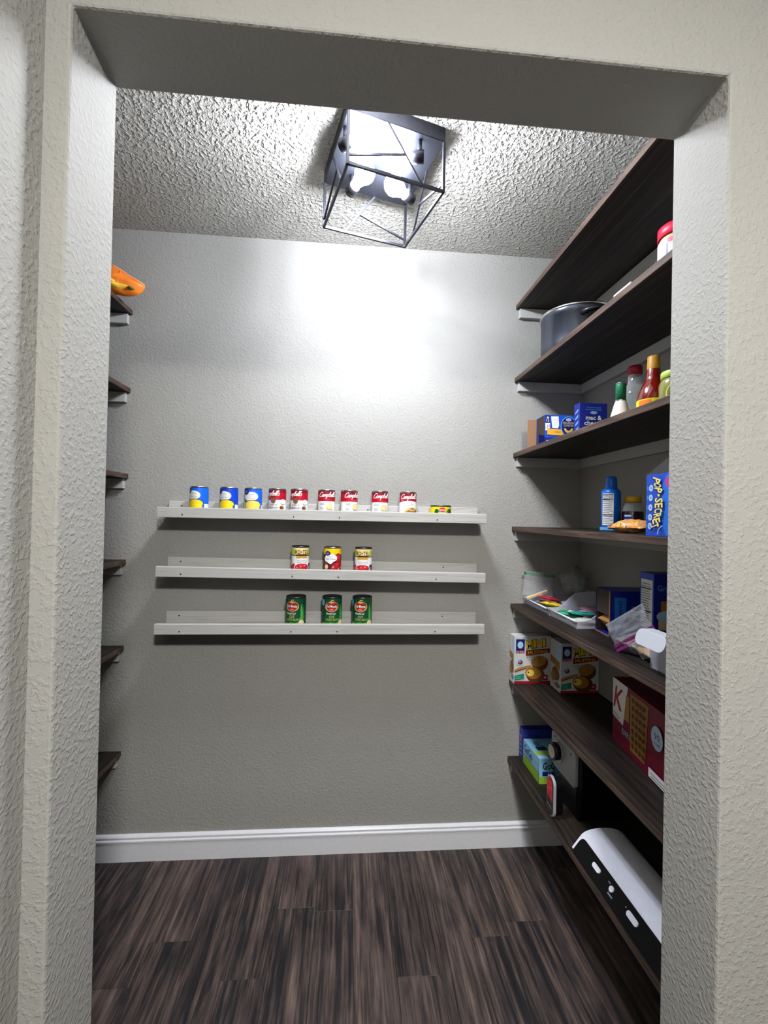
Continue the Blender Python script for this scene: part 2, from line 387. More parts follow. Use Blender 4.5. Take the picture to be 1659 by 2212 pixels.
class Print:
    """flat print: 2D shapes in (u, v) metres mapped onto a plane or a cylinder, each a hair above the last"""
    def __init__(s, fmap, step=None, h0=0.00025, dh=0.00012): s.fmap = fmap; s.step = step; s.sh = []; s.mats = []; s.h0 = h0; s.dh = dh
    def m(s, mt):
        if mt not in s.mats: s.mats.append(mt)
        return s.mats.index(mt)
    def poly(s, pts, mt):
        tri = tessellate_polygon([[Vector((p[0], p[1], 0)) for p in pts]])
        s.sh.append((list(pts), [list(t) for t in tri], s.m(mt))); return s
    def rect(s, u0, v0, u1, v1, mt): return s.poly([(u0, v0), (u1, v0), (u1, v1), (u0, v1)], mt)
    def ell(s, cu, cv, ru, rv, mt, n=24, rot=0.0):
        c, q = math.cos(rot), math.sin(rot)
        return s.poly([(cu+ru*math.cos(2*PI*i/n)*c-rv*math.sin(2*PI*i/n)*q, cv+ru*math.cos(2*PI*i/n)*q+rv*math.sin(2*PI*i/n)*c) for i in range(n)], mt)
    def stroke(s, pts, wd, mt, cap=True):
        vs = []; fs = []
        for i, p in enumerate(pts):
            a = pts[max(i-1, 0)]; b = pts[min(i+1, len(pts)-1)]
            d = math.hypot(b[0]-a[0], b[1]-a[1]) or 1
            nx, ny = -(b[1]-a[1])/d*wd/2, (b[0]-a[0])/d*wd/2
            vs += [(p[0]+nx, p[1]+ny), (p[0]-nx, p[1]-ny)]
        for i in range(len(pts)-1): fs.append([2*i, 2*i+1, 2*i+3, 2*i+2])
        s.sh.append((vs, fs, s.m(mt))); return s
    def text(s, body, cu, cv, hgt, mt, width=None, rot=0.0, shear=0.0, offset=0.0, anchor='c'):
        vs, fs = text_mesh(body, offset)
        v0, _ = text_mesh(body, 0.0)
        x0 = min(v[0] for v in v0); x1 = max(v[0] for v in v0)
        y0 = min(v[1] for v in v0); y1 = max(v[1] for v in v0)
        k = hgt/(y1-y0); kx = k if width is None else width/(x1-x0)
        c, q = math.cos(rot), math.sin(rot); out = []
        ax = {'c': (x0+x1)/2, 'l': x0, 'r': x1}[anchor]
        for x, y in vs:
            yy = (y-(y0+y1)/2)*k; xx = (x-ax)*kx+shear*yy
            out.append((cu+xx*c-yy*q, cv+xx*q+yy*c))
        s.sh.append((out, fs, s.m(mt))); return s
    def script(s, word, u0, v0, width, mt, slant=0.3, wd=0.2, rise=0.0):
        tot = sum(SCRIPT[c][0] for c in word); k = width/tot; x = 0
        for c in word:
            for st in SCRIPT[c][1]:
                pts = [(u0+(x+p[0]+slant*p[1])*k, v0+p[1]*k+rise*(x+p[0])*k) for p in catmull(st, 4)]
                s.stroke(pts, wd*k, mt)
            x += SCRIPT[c][0]
        return s
    def lines(s, u0, v0, u1, v1, n, mt, fill=0.45, seed=1):
        rnd = random.Random(seed); dv = (v1-v0)/n
        for i in range(n):
            e = u1-(u1-u0)*rnd.uniform(0, 0.3)
            s.rect(u0, v0+dv*i, e, v0+dv*(i+fill), mt)
        return s
    def build(s, name, parent, clip=None):
        V = []; Fc = []; MI = []
        for k, (pts, fs, mi) in enumerate(s.sh):
            h = s.h0+s.dh*k
            bm = bmesh.new(); bv = [bm.verts.new((p[0], p[1], 0)) for p in pts]
            for f in fs:
                try: bm.faces.new([bv[i] for i in f])
                except ValueError: pass
            if clip:
                for co, no in (((clip[0], 0, 0), (-1, 0, 0)), ((clip[2], 0, 0), (1, 0, 0)), ((0, clip[1], 0), (0, -1, 0)), ((0, clip[3], 0), (0, 1, 0))):
                    bmesh.ops.bisect_plane(bm, geom=bm.verts[:]+bm.edges[:]+bm.faces[:], plane_co=co, plane_no=no, clear_outer=True)
            if s.step and bm.verts:
                lo = min(v.co.x for v in bm.verts); hi = max(v.co.x for v in bm.verts)
                u = math.ceil(lo/s.step)*s.step
                while u < hi:
                    bmesh.ops.bisect_plane(bm, geom=bm.verts[:]+bm.edges[:]+bm.faces[:], plane_co=(u, 0, 0), plane_no=(1, 0, 0)); u += s.step
            bm.verts.ensure_lookup_table(); o = len(V)
            for i, v in enumerate(bm.verts): v.index = i; V.append(s.fmap(v.co.x, v.co.y, h))
            for f in bm.faces: Fc.append([o+v.index for v in f.verts]); MI.append(mi)
            bm.free()
        me = bpy.data.meshes.new(name); me.from_pydata(V, [], Fc)
        for mt in s.mats: me.materials.append(mt)
        for p, mi in zip(me.polygons, MI): p.material_index = mi
        o = bpy.data.objects.new(name, me); C.objects.link(o); o.parent = parent
        return o
def cyl_map(r): return lambda u, v, h: ((r+h)*math.sin(u/r), -(r+h)*math.cos(u/r), v)
def face_x(x): return lambda u, v, h: (x-h, -u, v)        # a face looking to -X, u runs to the viewer's right (-Y)
def face_y(y): return lambda u, v, h: (u, y-h, v)         # a face looking to -Y
def face_z(z): return lambda u, v, h: (u, v, z+h)         # a top face
def dims(b): return b

# ------------------------------------------------------------------ the room
XL, XR, YF, YI, ZH = -0.42248, 0.61656, 0.69132, 0.82245, 2.08993
YB, XW, XWL, ZC, XH = 1.81317, 0.97657, -1.1431, 2.44, -0.458
HY, HX = -1.7, 2.9
T = 0.10
def wall_front():
    m = MB()
    a0, a1 = XWL-T, HX
    prof = [(a0, 0), (XL, 0), (XL, ZH), (XR, ZH), (XR, 0), (a1, 0), (a1, ZC), (a0, ZC)]
    n = len(prof)
    vs = [(p[0], YF, p[1]) for p in prof]+[(p[0], YI, p[1]) for p in prof]
    m.add(vs, [(i, (i+1) % n, n+(i+1) % n, n+i) for i in range(n)])
    m.f += [list(range(n))[::-1], [n+i for i in range(n)]]; m.mi += [0, 0]; m.sm += [False, False]
    struct(m.build('wall_front', WALL, bevel=0.004))
wall_front()
struct(MB().box(XWL-T, XW+T, YB, YB+T, 0, ZC).build('wall_back', WALL))
struct(MB().box(XWL-T, XWL, YI, YB, 0, ZC).build('wall_left', WALL))
struct(MB().box(XW, XW+T, YI, YB, 0, ZC).build('wall_right', WALL))
struct(MB().box(XH-T, XH, HY, YF, 0, ZC).build('wall_hall', WALL))
struct(MB().box(XWL-T, HX, HY, YB+T, ZC, ZC+0.06).build('ceiling', CEIL))
floor = struct(MB().box(XWL-T, HX, HY, YB+T, -0.03, -0.009).build('floor', SUB))
def planks():
    W = 0.127; x = -1.2236; i = 0
    joints = {0.435: 1.4225, 0.181: 1.312, -0.581: 1.463, -0.2: 1.563}
    rnd = random.Random(11)
    base = {}
    while x < HX:
        xc = max(x, XWL-0.02); xe = min(x+W, HX)
        js = [rnd.uniform(0.95, 1.7)]
        for jx, jy in joints.items():
            if abs(jx-(x)) < 0.045: js = [jy]
        ys = [HY]+([js[0]-1.22] if js[0]-1.22 > HY else [])+js+[YB]
        for a, b in zip(ys[:-1], ys[1:]):
            g = 0.0004; c = 0.0007
            m = MB()
            x0, x1, y0, y1 = xc+g, xe-g, a+g, b-g
            vs = [(x0, y0, -0.009), (x1, y0, -0.009), (x1, y1, -0.009), (x0, y1, -0.009), (x0, y0, -c), (x1, y0, -c), (x1, y1, -c), (x0, y1, -c),
                  (x0+c, y0+c, 0), (x1-c, y0+c, 0), (x1-c, y1-c, 0), (x0+c, y1-c, 0)]
            fs = [(0, 1, 5, 4), (1, 2, 6, 5), (2, 3, 7, 6), (3, 0, 4, 7), (4, 5, 9, 8), (5, 6, 10, 9), (6, 7, 11, 10), (7, 4, 8, 11), (8, 9, 10, 11)]
            m.add(vs, fs)
            m.build('floor_plank', FLOORM, floor)
        x += W; i += 1
planks()
def baseboard(name, path, depth_dir):
    # profile (d from wall, z): flat lower board, two stepped beads on top
    prof = [(0, 0), (0.013, 0), (0.013, 0.071), (0.0155, 0.074), (0.0155, 0.0795), (0.0125, 0.0825), (0.0105, 0.0835), (0.0105, 0.086), (0.0125, 0.0885), (0.0125, 0.092), (0.009, 0.0965), (0.004, 0.0995), (0, 0.0995)]
    m = MB(); (ax, a, b, wpos, sgn) = path
    m.extrude([(wpos+sgn*d, z) for d, z in prof], ax, a, b)
    struct(m.build(name, TRIM))
baseboard('baseboard_back', ('x', XWL, XW, YB, -1), 0)
baseboard('baseboard_left', ('y', YI, YB-0.016, XWL, 1), 0)
baseboard('baseboard_right', ('y', YI, YB-0.016, XW, -1), 0)

# ------------------------------------------------------------------ dark shelves on cleats
TH = 0.019
def shelf(side, z, label, group):
    wx, fx = (XW, 0.6785) if side > 0 else (XWL, -0.8505)
    s = thing('wall_shelf', label, 'shelf', (wx, YI+0.5, z), 0, group)
    ox, oy, oz = wx, YI+0.5, z
    b = MB().box(fx-ox, wx-side*0.001-ox, YI+0.001-oy, YB-0.001-oy, -TH, 0)
    for i in range(6): b.mi[i] = 0
    o = b.build('shelf_board', [SHELF, EDGE], s, bevel=0.0018)
    for p in o.data.polygons:
        if p.normal.x*side < -0.9: p.material_index = 1
    zt = -TH-0.0003; zb = zt-0.038
    c0 = fx+side*0.012
    MB().box(c0-ox, wx-side*0.001-ox, YB-0.0195-oy, YB-0.0005-oy, zb, zt).build('cleat', CLEAT, s, bevel=0.001)
    MB().box(wx-side*0.0195-ox, wx-side*0.0005-ox, YI+0.002-oy, YB-0.021-oy, zb, zt).build('cleat', CLEAT, s, bevel=0.001)
    for k, xx in enumerate((0.05, 0.2)):
        p = MB().bar((wx-side*xx*1.1-ox, YB-0.0195-oy, zt-0.019), (wx-side*xx*1.1-ox, YB-0.0208-oy, zt-0.019), 0.003, n=10)
        p.build('screw_head', CLEAT, s)
    return s
S = [2.2342, 1.9308, 1.6183, 1.3139, 0.9958, 0.6838, 0.3674]
rl = ['dark stained wall shelf on the right side, topmost, close below the ceiling',
      'dark stained right wall shelf holding the gray cooking pot',
      'dark stained right wall shelf holding the blue boxes and sauce bottles',
      'dark stained right wall shelf at eye level holding the blue bottle and popcorn box',
      'dark stained right wall shelf holding the clear plastic snack bins',
      'dark stained right wall shelf holding the mini muffin boxes',
      'dark stained lowest right wall shelf holding the white appliance and dial appliance']
for z, l in zip(S, rl): shelf(1, z, l, 'dark shelves on the right wall')
LS = [2.1239, 1.8206, 1.4880, 1.1563, 0.8247, 0.4186]
ll = ['dark left wall shelf, topmost, with an orange bag hanging over its edge',
      'dark left wall shelf, empty, directly below the one with the orange bag',
      'dark left wall shelf, empty, a little higher than the top can ledge',
      'dark left wall shelf, empty, level with the middle can ledge',
      'dark left wall shelf, empty, just below the lowest can ledge',
      'dark left wall shelf, lowest, well above the baseboard']
for z, l in zip(LS, ll): shelf(-1, z, l, 'dark shelves on the left wall')

# ------------------------------------------------------------------ three can ledges on the back wall
def ledge(zb, tilt, label):
    L0, L1 = -0.6895, 0.5285; cx = (L0+L1)/2
    s = thing('can_ledge', label, 'shelf', (cx, YB, zb), 0, 'painted can ledges on the back wall')
    s.rotation_euler = (0, tilt, 0)
    h = (L1-L0)/2
    MB().box(-h, h, -0.019, -0.0006, 0, 0.064).build('back_board', LEDGE, s, bevel=0.0015)
    MB().box(-h, h, -0.108, -0.0193, 0, 0.0188).build('bottom_board', LEDGE, s, bevel=0.001)
    MB().box(-h-0.001, h+0.004, -0.1273, -0.1083, 0.0005, 0.0385).build('front_lip', LEDGE, s, bevel=0.0022)
    for x in (-0.56, -0.10, 0.16, 0.47):
        MB().bar((x, -0.0189, 0.046), (x, -0.0198, 0.046), 0.003, n=10).build('screw_head', DKSTEEL, s)
    for x in (-0.52, -0.12, 0.05, 0.42):
        MB().bar((x, -0.1271, 0.012), (x, -0.1280, 0.012), 0.0028, n=10).build('screw_head', DKSTEEL, s)
    return s
ledge(1.3235, 0.0, 'topmost painted can ledge, holding blue corn cans and red soup cans')
ledge(1.1020, 0.0094, 'middle painted can ledge, holding three tomato cans')
ledge(0.8990, -0.001, 'lowest painted can ledge, holding three green bean cans')

# ------------------------------------------------------------------ tins
CANY = 1.7490
def can_body(r, h, t, rim=STEEL):
    m = MB()
    m.lathe([(0, 0.002), (r-0.004, 0.002), (r-0.001, 0.0), (r+0.0006, 0.001), (r+0.0006, 0.004), (r-0.0005, 0.0055), (r-0.0005, h-0.0055),
             (r+0.0006, h-0.004), (r+0.0006, h-0.001), (r-0.0005, h), (r-0.0025, h-0.0005), (r-0.003, h-0.004), (r*0.82, h-0.0042), (r*0.80, h-0.003), (r*0.45, h-0.003), (r*0.43, h-0.0042), (0, h-0.0042)], 0, 36)
    return m.build('can_body', rim, t)
def label_shell(r, h, t, mt):
    m = MB(); m.lathe([(r, 0.0062), (r, h-0.0062)], 0, 48)
    return m.build('paper_label', mt, t)
def tin(name, label, cat, loc, rz, r, h, base, rim, fn, group):
    t = thing(name, label, cat, loc, rz, group)
    can_body(r-0.0006, h, t, rim)
    sh = label_shell(r, h, t, base)
    p = Print(cyl_map(r), step=0.005); fn(p, r, h); p.build('label_print', sh, clip=(-PI*r*0.98, 0.0063, PI*r*0.98, h-0.0063))
    return t
def corn(base, kern):
    def fn(p, r, h):
        p.poly([(0.036, 0.006), (0.12, 0.006), (0.12, 0.034), (0.036, 0.034)], WHITE)
        p.poly([(-0.12, 0.006), (-0.034, 0.006), (-0.034, 0.05), (-0.12, 0.05)], WHITE)
        p.ell(-0.009, 0.0665, 0.030, 0.0175, WHITE)
        p.ell(0.001, 0.0365, 0.0325, 0.0165, NAVY)
        p.ell(0.0, 0.0355, 0.0310, 0.0152, kern)
        p.rect(-0.028, 0.006, 0.028, 0.026, kern)
        p.ell(-0.028, 0.048, 0.008, 0.006, LEAF); p.ell(-0.031, 0.034, 0.005, 0.010, LIME)
        p.ell(-0.026, 0.0835, 0.0125, 0.0110, NAVY)
        p.text('Great', -0.026, 0.0865, 0.0042, PALEB); p.text('Value', -0.026, 0.081, 0.0042, PALEB)
        p.text('GOLDEN', -0.004, 0.073, 0.0036, GRAYT, 0.02); p.text('Sweet Corn', -0.004, 0.0665, 0.004, CREAM, 0.028); p.text('WHOLE KERNEL', -0.004, 0.060, 0.003, GRAYT, 0.03)
    return fn
Z1 = 1.3235+0.0190
G1 = 'blue corn cans on the top ledge'
tin('corn_can', 'blue corn can with yellow kernels, first can from the left on the top ledge', 'can', (-0.5616, CANY, Z1), -0.22, 0.0330, 0.1000, GVBLUE, STEEL, corn(GVBLUE, CORN), G1)
tin('corn_can', 'deeper blue corn can, between the other two blue cans', 'can', (-0.4514, CANY, Z1), -0.16, 0.0328, 0.0998, GVDEEP, STEEL, corn(GVDEEP, CORN), G1)
tin('corn_can', 'blue corn can with paler kernels, beside the first red soup can', 'can', (-0.3614, CANY, Z1), 0.12, 0.0326, 0.0994, GVBLUE, STEEL, corn(GVBLUE, CORN2), G1)
def soup(kind, rot=0.0):
    def fn(p, r, h):
        y = 0.0555
        p.rect(-PI*r, y, PI*r, h, RED); p.rect(-PI*r, h-0.016, PI*r, h, DKRED)
        p.script("Campbell's", -0.0365, 0.0715, 0.068, WHITE, 0.32, 0.26, 0.02)
        p.text('CONDENSED', 0.004, 0.0605, 0.0024, PINK, 0.022)
        if kind == 'mushroom':
            pale = mat('print_pale', rgb(226, 226, 234), 0.5)
            p.ell(0.010, 0.0535, 0.0095, 0.0105, BROWN)
            p.ell(0.046, 0.049, 0.0105, 0.0095, WHITE); p.ell(0.046, 0.0485, 0.0095, 0.0085, pale)
            p.text('Cream of', 0.010, 0.0375, 0.0072, BROWN, 0.029, offset=0.01); p.text('Mushroom', 0.011, 0.0275, 0.0078, PURPT, 0.034, offset=0.015)
            p.ell(0.042, 0.027, 0.009, 0.007, MUFFIN, rot=-0.3); p.ell(0.039, 0.026, 0.006, 0.004, MUFFDK, rot=-0.3)
        elif kind == 'plain':
            p.lines(-0.029, 0.042, -0.008, 0.051, 3, GRAYT, 0.3, 3); p.lines(-0.029, 0.024, -0.01, 0.034, 3, GRAYT, 0.3, 5)
            p.lines(0.018, 0.012, 0.03, 0.03, 4, mat('print_pale', rgb(226, 226, 234), 0.5), 0.4, 9)
            p.ell(0.008, 0.036, 0.012, 0.012, CREAM); p.ell(0.008, 0.034, 0.010, 0.008, BUFF)
        else:
            p.poly([(-0.06, 0.0)]+[(-0.06+0.12*i/12, 0.050+0.014*math.sin(PI*i/12)) for i in range(13)]+[(0.06, 0.0)], WHITE)
            p.ell(0.010, 0.020, 0.028, 0.021, CREAM); p.ell(0.012, 0.018, 0.026, 0.018, MUFFIN)
            p.stroke(catmull([(-0.012, 0.023), (0.0, 0.031), (0.012, 0.027), (0.028, 0.031)]), 0.003, CREAM)
            p.stroke(catmull([(-0.008, 0.006), (0.006, 0.010), (0.02, 0.006), (0.034, 0.012)]), 0.003, BUFF)
            p.text('Chicken', 0.0, 0.0555, 0.0042, GRAYT, 0.026, rot=0.12); p.text('Noodle', 0.002, 0.048, 0.005, GRAYT, 0.03, rot=0.12)
            p.ell(-0.024, 0.066, 0.006, 0.002, PINK)
    return fn
G2 = 'red and white soup cans on the top ledge'
for x, rz, kind, lab in ((-0.2707, -0.62, 'mushroom', 'red and white mushroom soup can, beside the third blue can'),
                    (-0.1876, -0.62, 'mushroom', 'red and white mushroom soup can, second soup can from the left'),
                    (-0.0833, 0.16, 'plain', 'red and white soup can, third soup can from the left, wide gap on its left'),
                    (0.0040, 0.50, 'plain', 'red and white soup can turned so the name runs off its right edge'),
                    (0.1238, 0.16, 'plain', 'red and white soup can, second soup can from the right'),
                    (0.2344, -0.02, 'noodle', 'red and white soup can with a bowl of noodles, beside the flat yellow can')):
    tin('soup_can', lab, 'can', (x, CANY, Z1), rz, 0.0327, 0.1000, WHITE, STEEL, soup(kind), G2)
def fruit(p, r, h):
    p.ell(-0.024, 0.022, 0.012, 0.013, LEAF); p.ell(0.026, 0.022, 0.014, 0.014, LEAF); p.ell(0.0, 0.014, 0.03, 0.010, LIME)
    p.ell(-0.027, 0.026, 0.007, 0.009, DGREEN); p.ell(0.03, 0.026, 0.008, 0.010, DGREEN)
    p.ell(-0.004, 0.032, 0.014, 0.010, GOLD); p.ell(-0.004, 0.032, 0.0125, 0.0085, DMRED); p.rect(-0.015, 0.028, 0.007, 0.0345, PINK)
    p.text('Del Monte', -0.004, 0.0315, 0.0045, WHITE, 0.021)
    p.rect(-0.019, 0.010, 0.013, 0.021, BUFF); p.text('SLICES', -0.003, 0.0155, 0.005, AMBER, 0.024)
tin('fruit_can', 'flat yellow can with green leaves, last can on the right of the top ledge', 'can', (0.3651, CANY, Z1), 0.05, 0.0413, 0.0500, YELLOW, DKSTEEL, fruit, None)
def tomato_a(p, r, h):
    p.rect(-PI*r, 0.006, PI*r, 0.030, TOMDK)
    p.rect(-PI*r, 0.068, PI*r, h, BUFF); p.rect(-PI*r, 0.0665, PI*r, 0.0695, BLACK)
    for u in (-0.034, 0.036): p.ell(u, 0.080, 0.010, 0.012, LIME)
    p.text('RO\u2022TEL', 0.0, 0.081, 0.0150, BLACK, 0.052, offset=0.012)
    p.ell(0.0, 0.069, 0.024, 0.004, BLACK); p.rect(-0.022, 0.0585, 0.022, 0.0665, AMBER); p.text('ORIGINAL', 0, 0.0625, 0.0044, BROWN, 0.034)
    p.text('DICED TOMATOES', 0, 0.0485, 0.0044, GRAYT, 0.038); p.text('& GREEN CHILIES', 0, 0.042, 0.0044, GRAYT, 0.036)
    p.ell(-0.034, 0.026, 0.010, 0.011, TOMATO); p.ell(0.035, 0.028, 0.011, 0.011, PURPT); p.ell(0.034, 0.015, 0.010, 0.007, LEAF)
    p.ell(0.0, 0.023, 0.0295, 0.0165, WHITE); p.ell(0.0, 0.0235, 0.0265, 0.014, TOMATO)
    for i in range(9): p.ell(-0.018+0.0045*i, 0.0235+0.006*math.sin(i*2.3), 0.004, 0.003, PINK if i % 3 == 0 else DMRED, 8, i)
def tomato_b(p, r, h):
    p.rect(-PI*r, 0.074, PI*r, h, YELLOW); p.ell(0.022, 0.062, 0.016, 0.017, DMRED); p.ell(0.024, 0.066, 0.009, 0.008, TOMATO)
    p.ell(0.016, 0.022, 0.025, 0.025, TOMDK); p.ell(0.017, 0.022, 0.023, 0.022, TOMATO)
    rnd = random.Random(4)
    for i in range(26): p.ell(0.017+rnd.uniform(-0.018, 0.018), 0.022+rnd.uniform(-0.016, 0.016), 0.0042, 0.0034, (PINK, DMRED, TOMDK)[i % 3], 7, i)
    p.ell(-0.024, 0.028, 0.007, 0.010, CREAM); p.ell(-0.022, 0.014, 0.006, 0.007, LEAF); p.ell(-0.027, 0.040, 0.006, 0.005, BROWN)
    p.poly(catmull([(-0.032, 0.060), (-0.022, 0.074), (0.0, 0.076), (0.013, 0.066), (0.012, 0.054), (0.0, 0.046), (-0.008, 0.038), (-0.018, 0.044), (-0.030, 0.050)], 4), WHITE)
    p.ell(-0.019, 0.079, 0.010, 0.0085, NAVY); p.text('GV', -0.019, 0.079, 0.006, PALEB, 0.010)
    p.text('Diced Tomatoes', -0.008, 0.058, 0.0052, DMRED, 0.034); p.text('IN JUICE', -0.010, 0.066, 0.0035, GRAYT, 0.018)
def on_ledge2(x): return 1.1020+0.0192-math.tan(0.0094)*(x+0.0805)
G3 = 'tomato cans on the middle ledge'
for x, rz, fn, base, rim, lab in ((-0.1782, 0.28, tomato_a, WHITE, DKSTEEL, 'tomato can with black lettering on buff, left one on the middle ledge'),
                       (-0.0556, 0.10, tomato_b, TOMDK, STEEL, 'yellow topped diced tomato can with silver rim, center of the middle ledge'),
                       (0.0642, -0.12, tomato_a, WHITE, DKSTEEL, 'tomato can with black lettering on buff, right one on the middle ledge')):
    tin('tomato_can', lab, 'can', (x, CANY, on_ledge2(x)), rz, 0.0338, 0.1030, base, rim, fn, G3)
def beans(p, r, h):
    p.ell(-0.008, 0.080, 0.027, 0.0195, GOLD, rot=0.04)
    p.poly(catmull([(-0.032, 0.084), (-0.022, 0.096), (-0.009, 0.092), (0.006, 0.096), (0.016, 0.084), (0.008, 0.070), (-0.008, 0.0625), (-0.024, 0.070), (-0.032, 0.084)], 4), DMRED)
    p.stroke(catmull([(-0.014, 0.096), (-0.008, 0.104), (0.0, 0.104)]), 0.003, GOLD)
    p.rect(-0.0295, 0.076, 0.0125, 0.0875, TOMDK); p.text('Del Monte', -0.0085, 0.0815, 0.0105, WHITE, 0.040, offset=0.012); p.ell(-0.008, 0.069, 0.008, 0.003, PINK)
    p.text('FreshCut', -0.010, 0.054, 0.0075, WHITE, 0.035, shear=0.3, offset=0.012)
    p.text('CUT', -0.007, 0.042, 0.0095, BUFF, 0.020); p.text('GREEN BEANS', -0.004, 0.031, 0.0085, LIME, 0.054)
    p.poly([(0.024, 0.022), (0.037, 0.022), (0.034, 0.070), (0.030, 0.092), (0.025, 0.075)], BEAN); p.poly([(0.034, 0.025), (0.042, 0.03), (0.040, 0.085), (0.036, 0.07)], LEAF)
    p.rect(-0.05, 0.0, 0.05, 0.013, LEAF)
    for i in range(11): p.ell(-0.038+0.0072*i, 0.014+0.005*math.sin(i*1.9), 0.011, 0.0045, (LIME, LEAF, BEAN)[i % 3], 10, 0.5*math.sin(i*3.1))
    p.ell(0.028, 0.018, 0.011, 0.012, CREAM)
    p.ell(-0.043, 0.095, 0.008, 0.013, SKY)
Z3 = 0.8990+0.0191
G4 = 'green bean cans on the lowest ledge'
for x, rz, lab in ((-0.1902, -0.10, 'dark green bean can, left one on the lowest ledge'),
                   (-0.0528, 0.20, 'dark green bean can with a blue sticker showing, center of the lowest ledge'),
                   (0.0638, -0.02, 'dark green bean can, right one on the lowest ledge')):
    tin('green_bean_can', lab, 'can', (x, CANY-0.002, Z3+0.0004), rz, 0.0380, 0.1150, DGREEN, DKSTEEL, beans, G4)

# ------------------------------------------------------------------ ceiling lamp
def lamp():
    ang = math.radians(15.6)
    t = thing('ceiling_lamp', 'square black cage ceiling light with glowing bulbs on the textured ceiling', 'lamp', (0.0755, 1.3325, ZC), ang)
    h = 0.139; zt, zb = -0.041, -0.180
    MB().box(-h-0.003, h+0.003, -h-0.003, h+0.003, -0.041, -0.0005).build('canopy', CANOPY, t, bevel=0.002)
    r = 0.0036
    co = [(-h, h), (h, h), (h, -h), (-h, -h)]        # A back left, B back right, C front right, D front left
    for i in range(4):
        P, Q = co[i], co[(i+1) % 4]
        MB().bar((P[0], P[1], zt), (P[0], P[1], zb-r), r).build('frame_post', BLACKM, t)
        MB().bar((P[0], P[1], zb), (Q[0], Q[1], zb), r).build('frame_rail', BLACKM, t)
        def at(u, z): return (P[0]+(Q[0]-P[0])*u, P[1]+(Q[1]-P[1])*u, z)
        a, b = at(0.24, zb), at(0.60, zt)
        MB().bar(a, b, 0.0026).build('diagonal_rod', BLACKM, t)
        mid = tuple((p+q)/2 for p, q in zip(a, b))
        MB().bar(mid, at(1.0, zb+0.022), 0.0026).build('branch_rod', BLACKM, t)
    ca, sa = math.cos(-ang), math.sin(-ang)
    def loc(p):
        x, y = p[0]-0.0755, p[1]-1.3325
        return (x*ca-y*sa, x*sa+y*ca, p[2]-ZC)
    zz = 2.352
    for b, s in (((0.022, 1.172, zz), (-0.030, 1.215, zz)), ((0.024, 1.318, zz), (-0.01, 1.385, zz)), ((0.124, 1.356, zz), (0.172, 1.40, zz)), ((0.110, 1.246, zz), (0.178, 1.236, zz))):
        b = Vector(loc(b)); s = Vector(loc(s)); d = (b-s).normalized()
        so = MB().bar(s-d*0.012, s+d*0.022, 0.0165, n=16, smooth=True)
        so.bar(s+Vector((0, 0, 0.004)), (s.x, s.y, zt), 0.006, n=10, smooth=True)
        so.build('socket', BLACKM, t)
        m = MB(); L = (b-s).length
        prof = [(0, 0.018), (0.012, 0.020), (0.013, 0.030), (0.020, L-0.018), (0.0275, L-0.004), (0.030, L+0.008), (0.027, L+0.022), (0.017, L+0.034), (0, L+0.039)]
        m.lathe(prof, 0, 24)
        q = Vector((0, 0, 1)).rotation_difference(d)
        m.v = [tuple(q @ Vector(v)+s) for v in m.v]
        m.build('bulb', BULB, t)
lamp()

# ------------------------------------------------------------------ cartons, bottles, bags
def carton(name, label, cat, loc, rz, wx, wy, h, base, group=None, open_side=None, flaps=None):
    """box with its -X -Y corner at the thing's origin; walls are thin sheets when a side is open"""
    t = thing(name, label, cat, loc, rz, group)
    if not open_side:
        MB().box(0, wx, 0, wy, 0, h).build('carton', base, t, bevel=0.0012)
    else:
        k = 0.0012; m = MB()
        if open_side != '-x': m.box(0, k, 0, wy, 0, h)
        m.box(wx-k, wx, 0, wy, 0, h)
        if open_side != '-y': m.box(k, wx-k, 0, k, 0, h)
        if open_side != '+y': m.box(k, wx-k, wy-k, wy, 0, h)
        m.box(k, wx-k, k, wy-k, 0, k)
        if open_side != '+z': m.box(k, wx-k, k, wy-k, h-k, h)
        m.build('carton', base, t)
    return t
def bottle(name, label, cat, loc, parts, rz=0, group=None, n=28):
    t = thing(name, label, cat, loc, rz, group)
    for pn, prof, mt in parts: MB().lathe(prof, 0, n).build(pn, mt, t)
    return t
def pouch(wd, ln, th, crimp=0.12, nx=12, ny=18, seed=0, wr=0.12):
    """filled flat bag lying in XY, crimped at both Y ends"""
    rnd = Vector((seed*3.7, seed*1.3, 0)); m = MB(); idx = {}
    for sd in (1, -1):
        for i in range(nx+1):
            for j in range(ny+1):
                u = i/nx*2-1; v = j/ny*2-1
                e = max(0, 1-(abs(v)/(1-crimp))**2.2) if abs(v) < 1-crimp else 0
                z = sd*th/2*(max(0, 1-abs(u)**2.6)**0.6)*e**0.55
                z += sd*wr*th*noise.noise(Vector((u*2.2, v*3.2, sd))+rnd)*e
                if abs(v) >= 1-crimp: z = 0.004*math.sin(j*9)*0.2+sd*0.0004
                x = u*wd/2*(1-0.05*e)
                m.v.append((x, v*ln/2, z)); idx[(sd, i, j)] = len(m.v)-1
        for i in range(nx):
            for j in range(ny):
                f = [idx[(sd, i, j)], idx[(sd, i+1, j)], idx[(sd, i+1, j+1)], idx[(sd, i, j+1)]]
                m.f.append(f if sd > 0 else f[::-1]); m.sm.append(True); m.mi.append(0)
    for i in range(nx):
        for j in (0, ny): m.f.append([idx[(1, i, j)], idx[(1, i+1, j)], idx[(-1, i+1, j)], idx[(-1, i, j)]]); m.sm.append(True); m.mi.append(0)
    for j in range(ny):
        for i in (0, nx): m.f.append([idx[(1, i, j)], idx[(1, i, j+1)], idx[(-1, i, j+1)], idx[(-1, i, j)]]); m.sm.append(True); m.mi.append(0)
    return m
def xf(m, M):
    m.v = [tuple(M @ Vector(v)) for v in m.v]; return m
def RX(a): return Matrix.Rotation(a, 4, 'X')
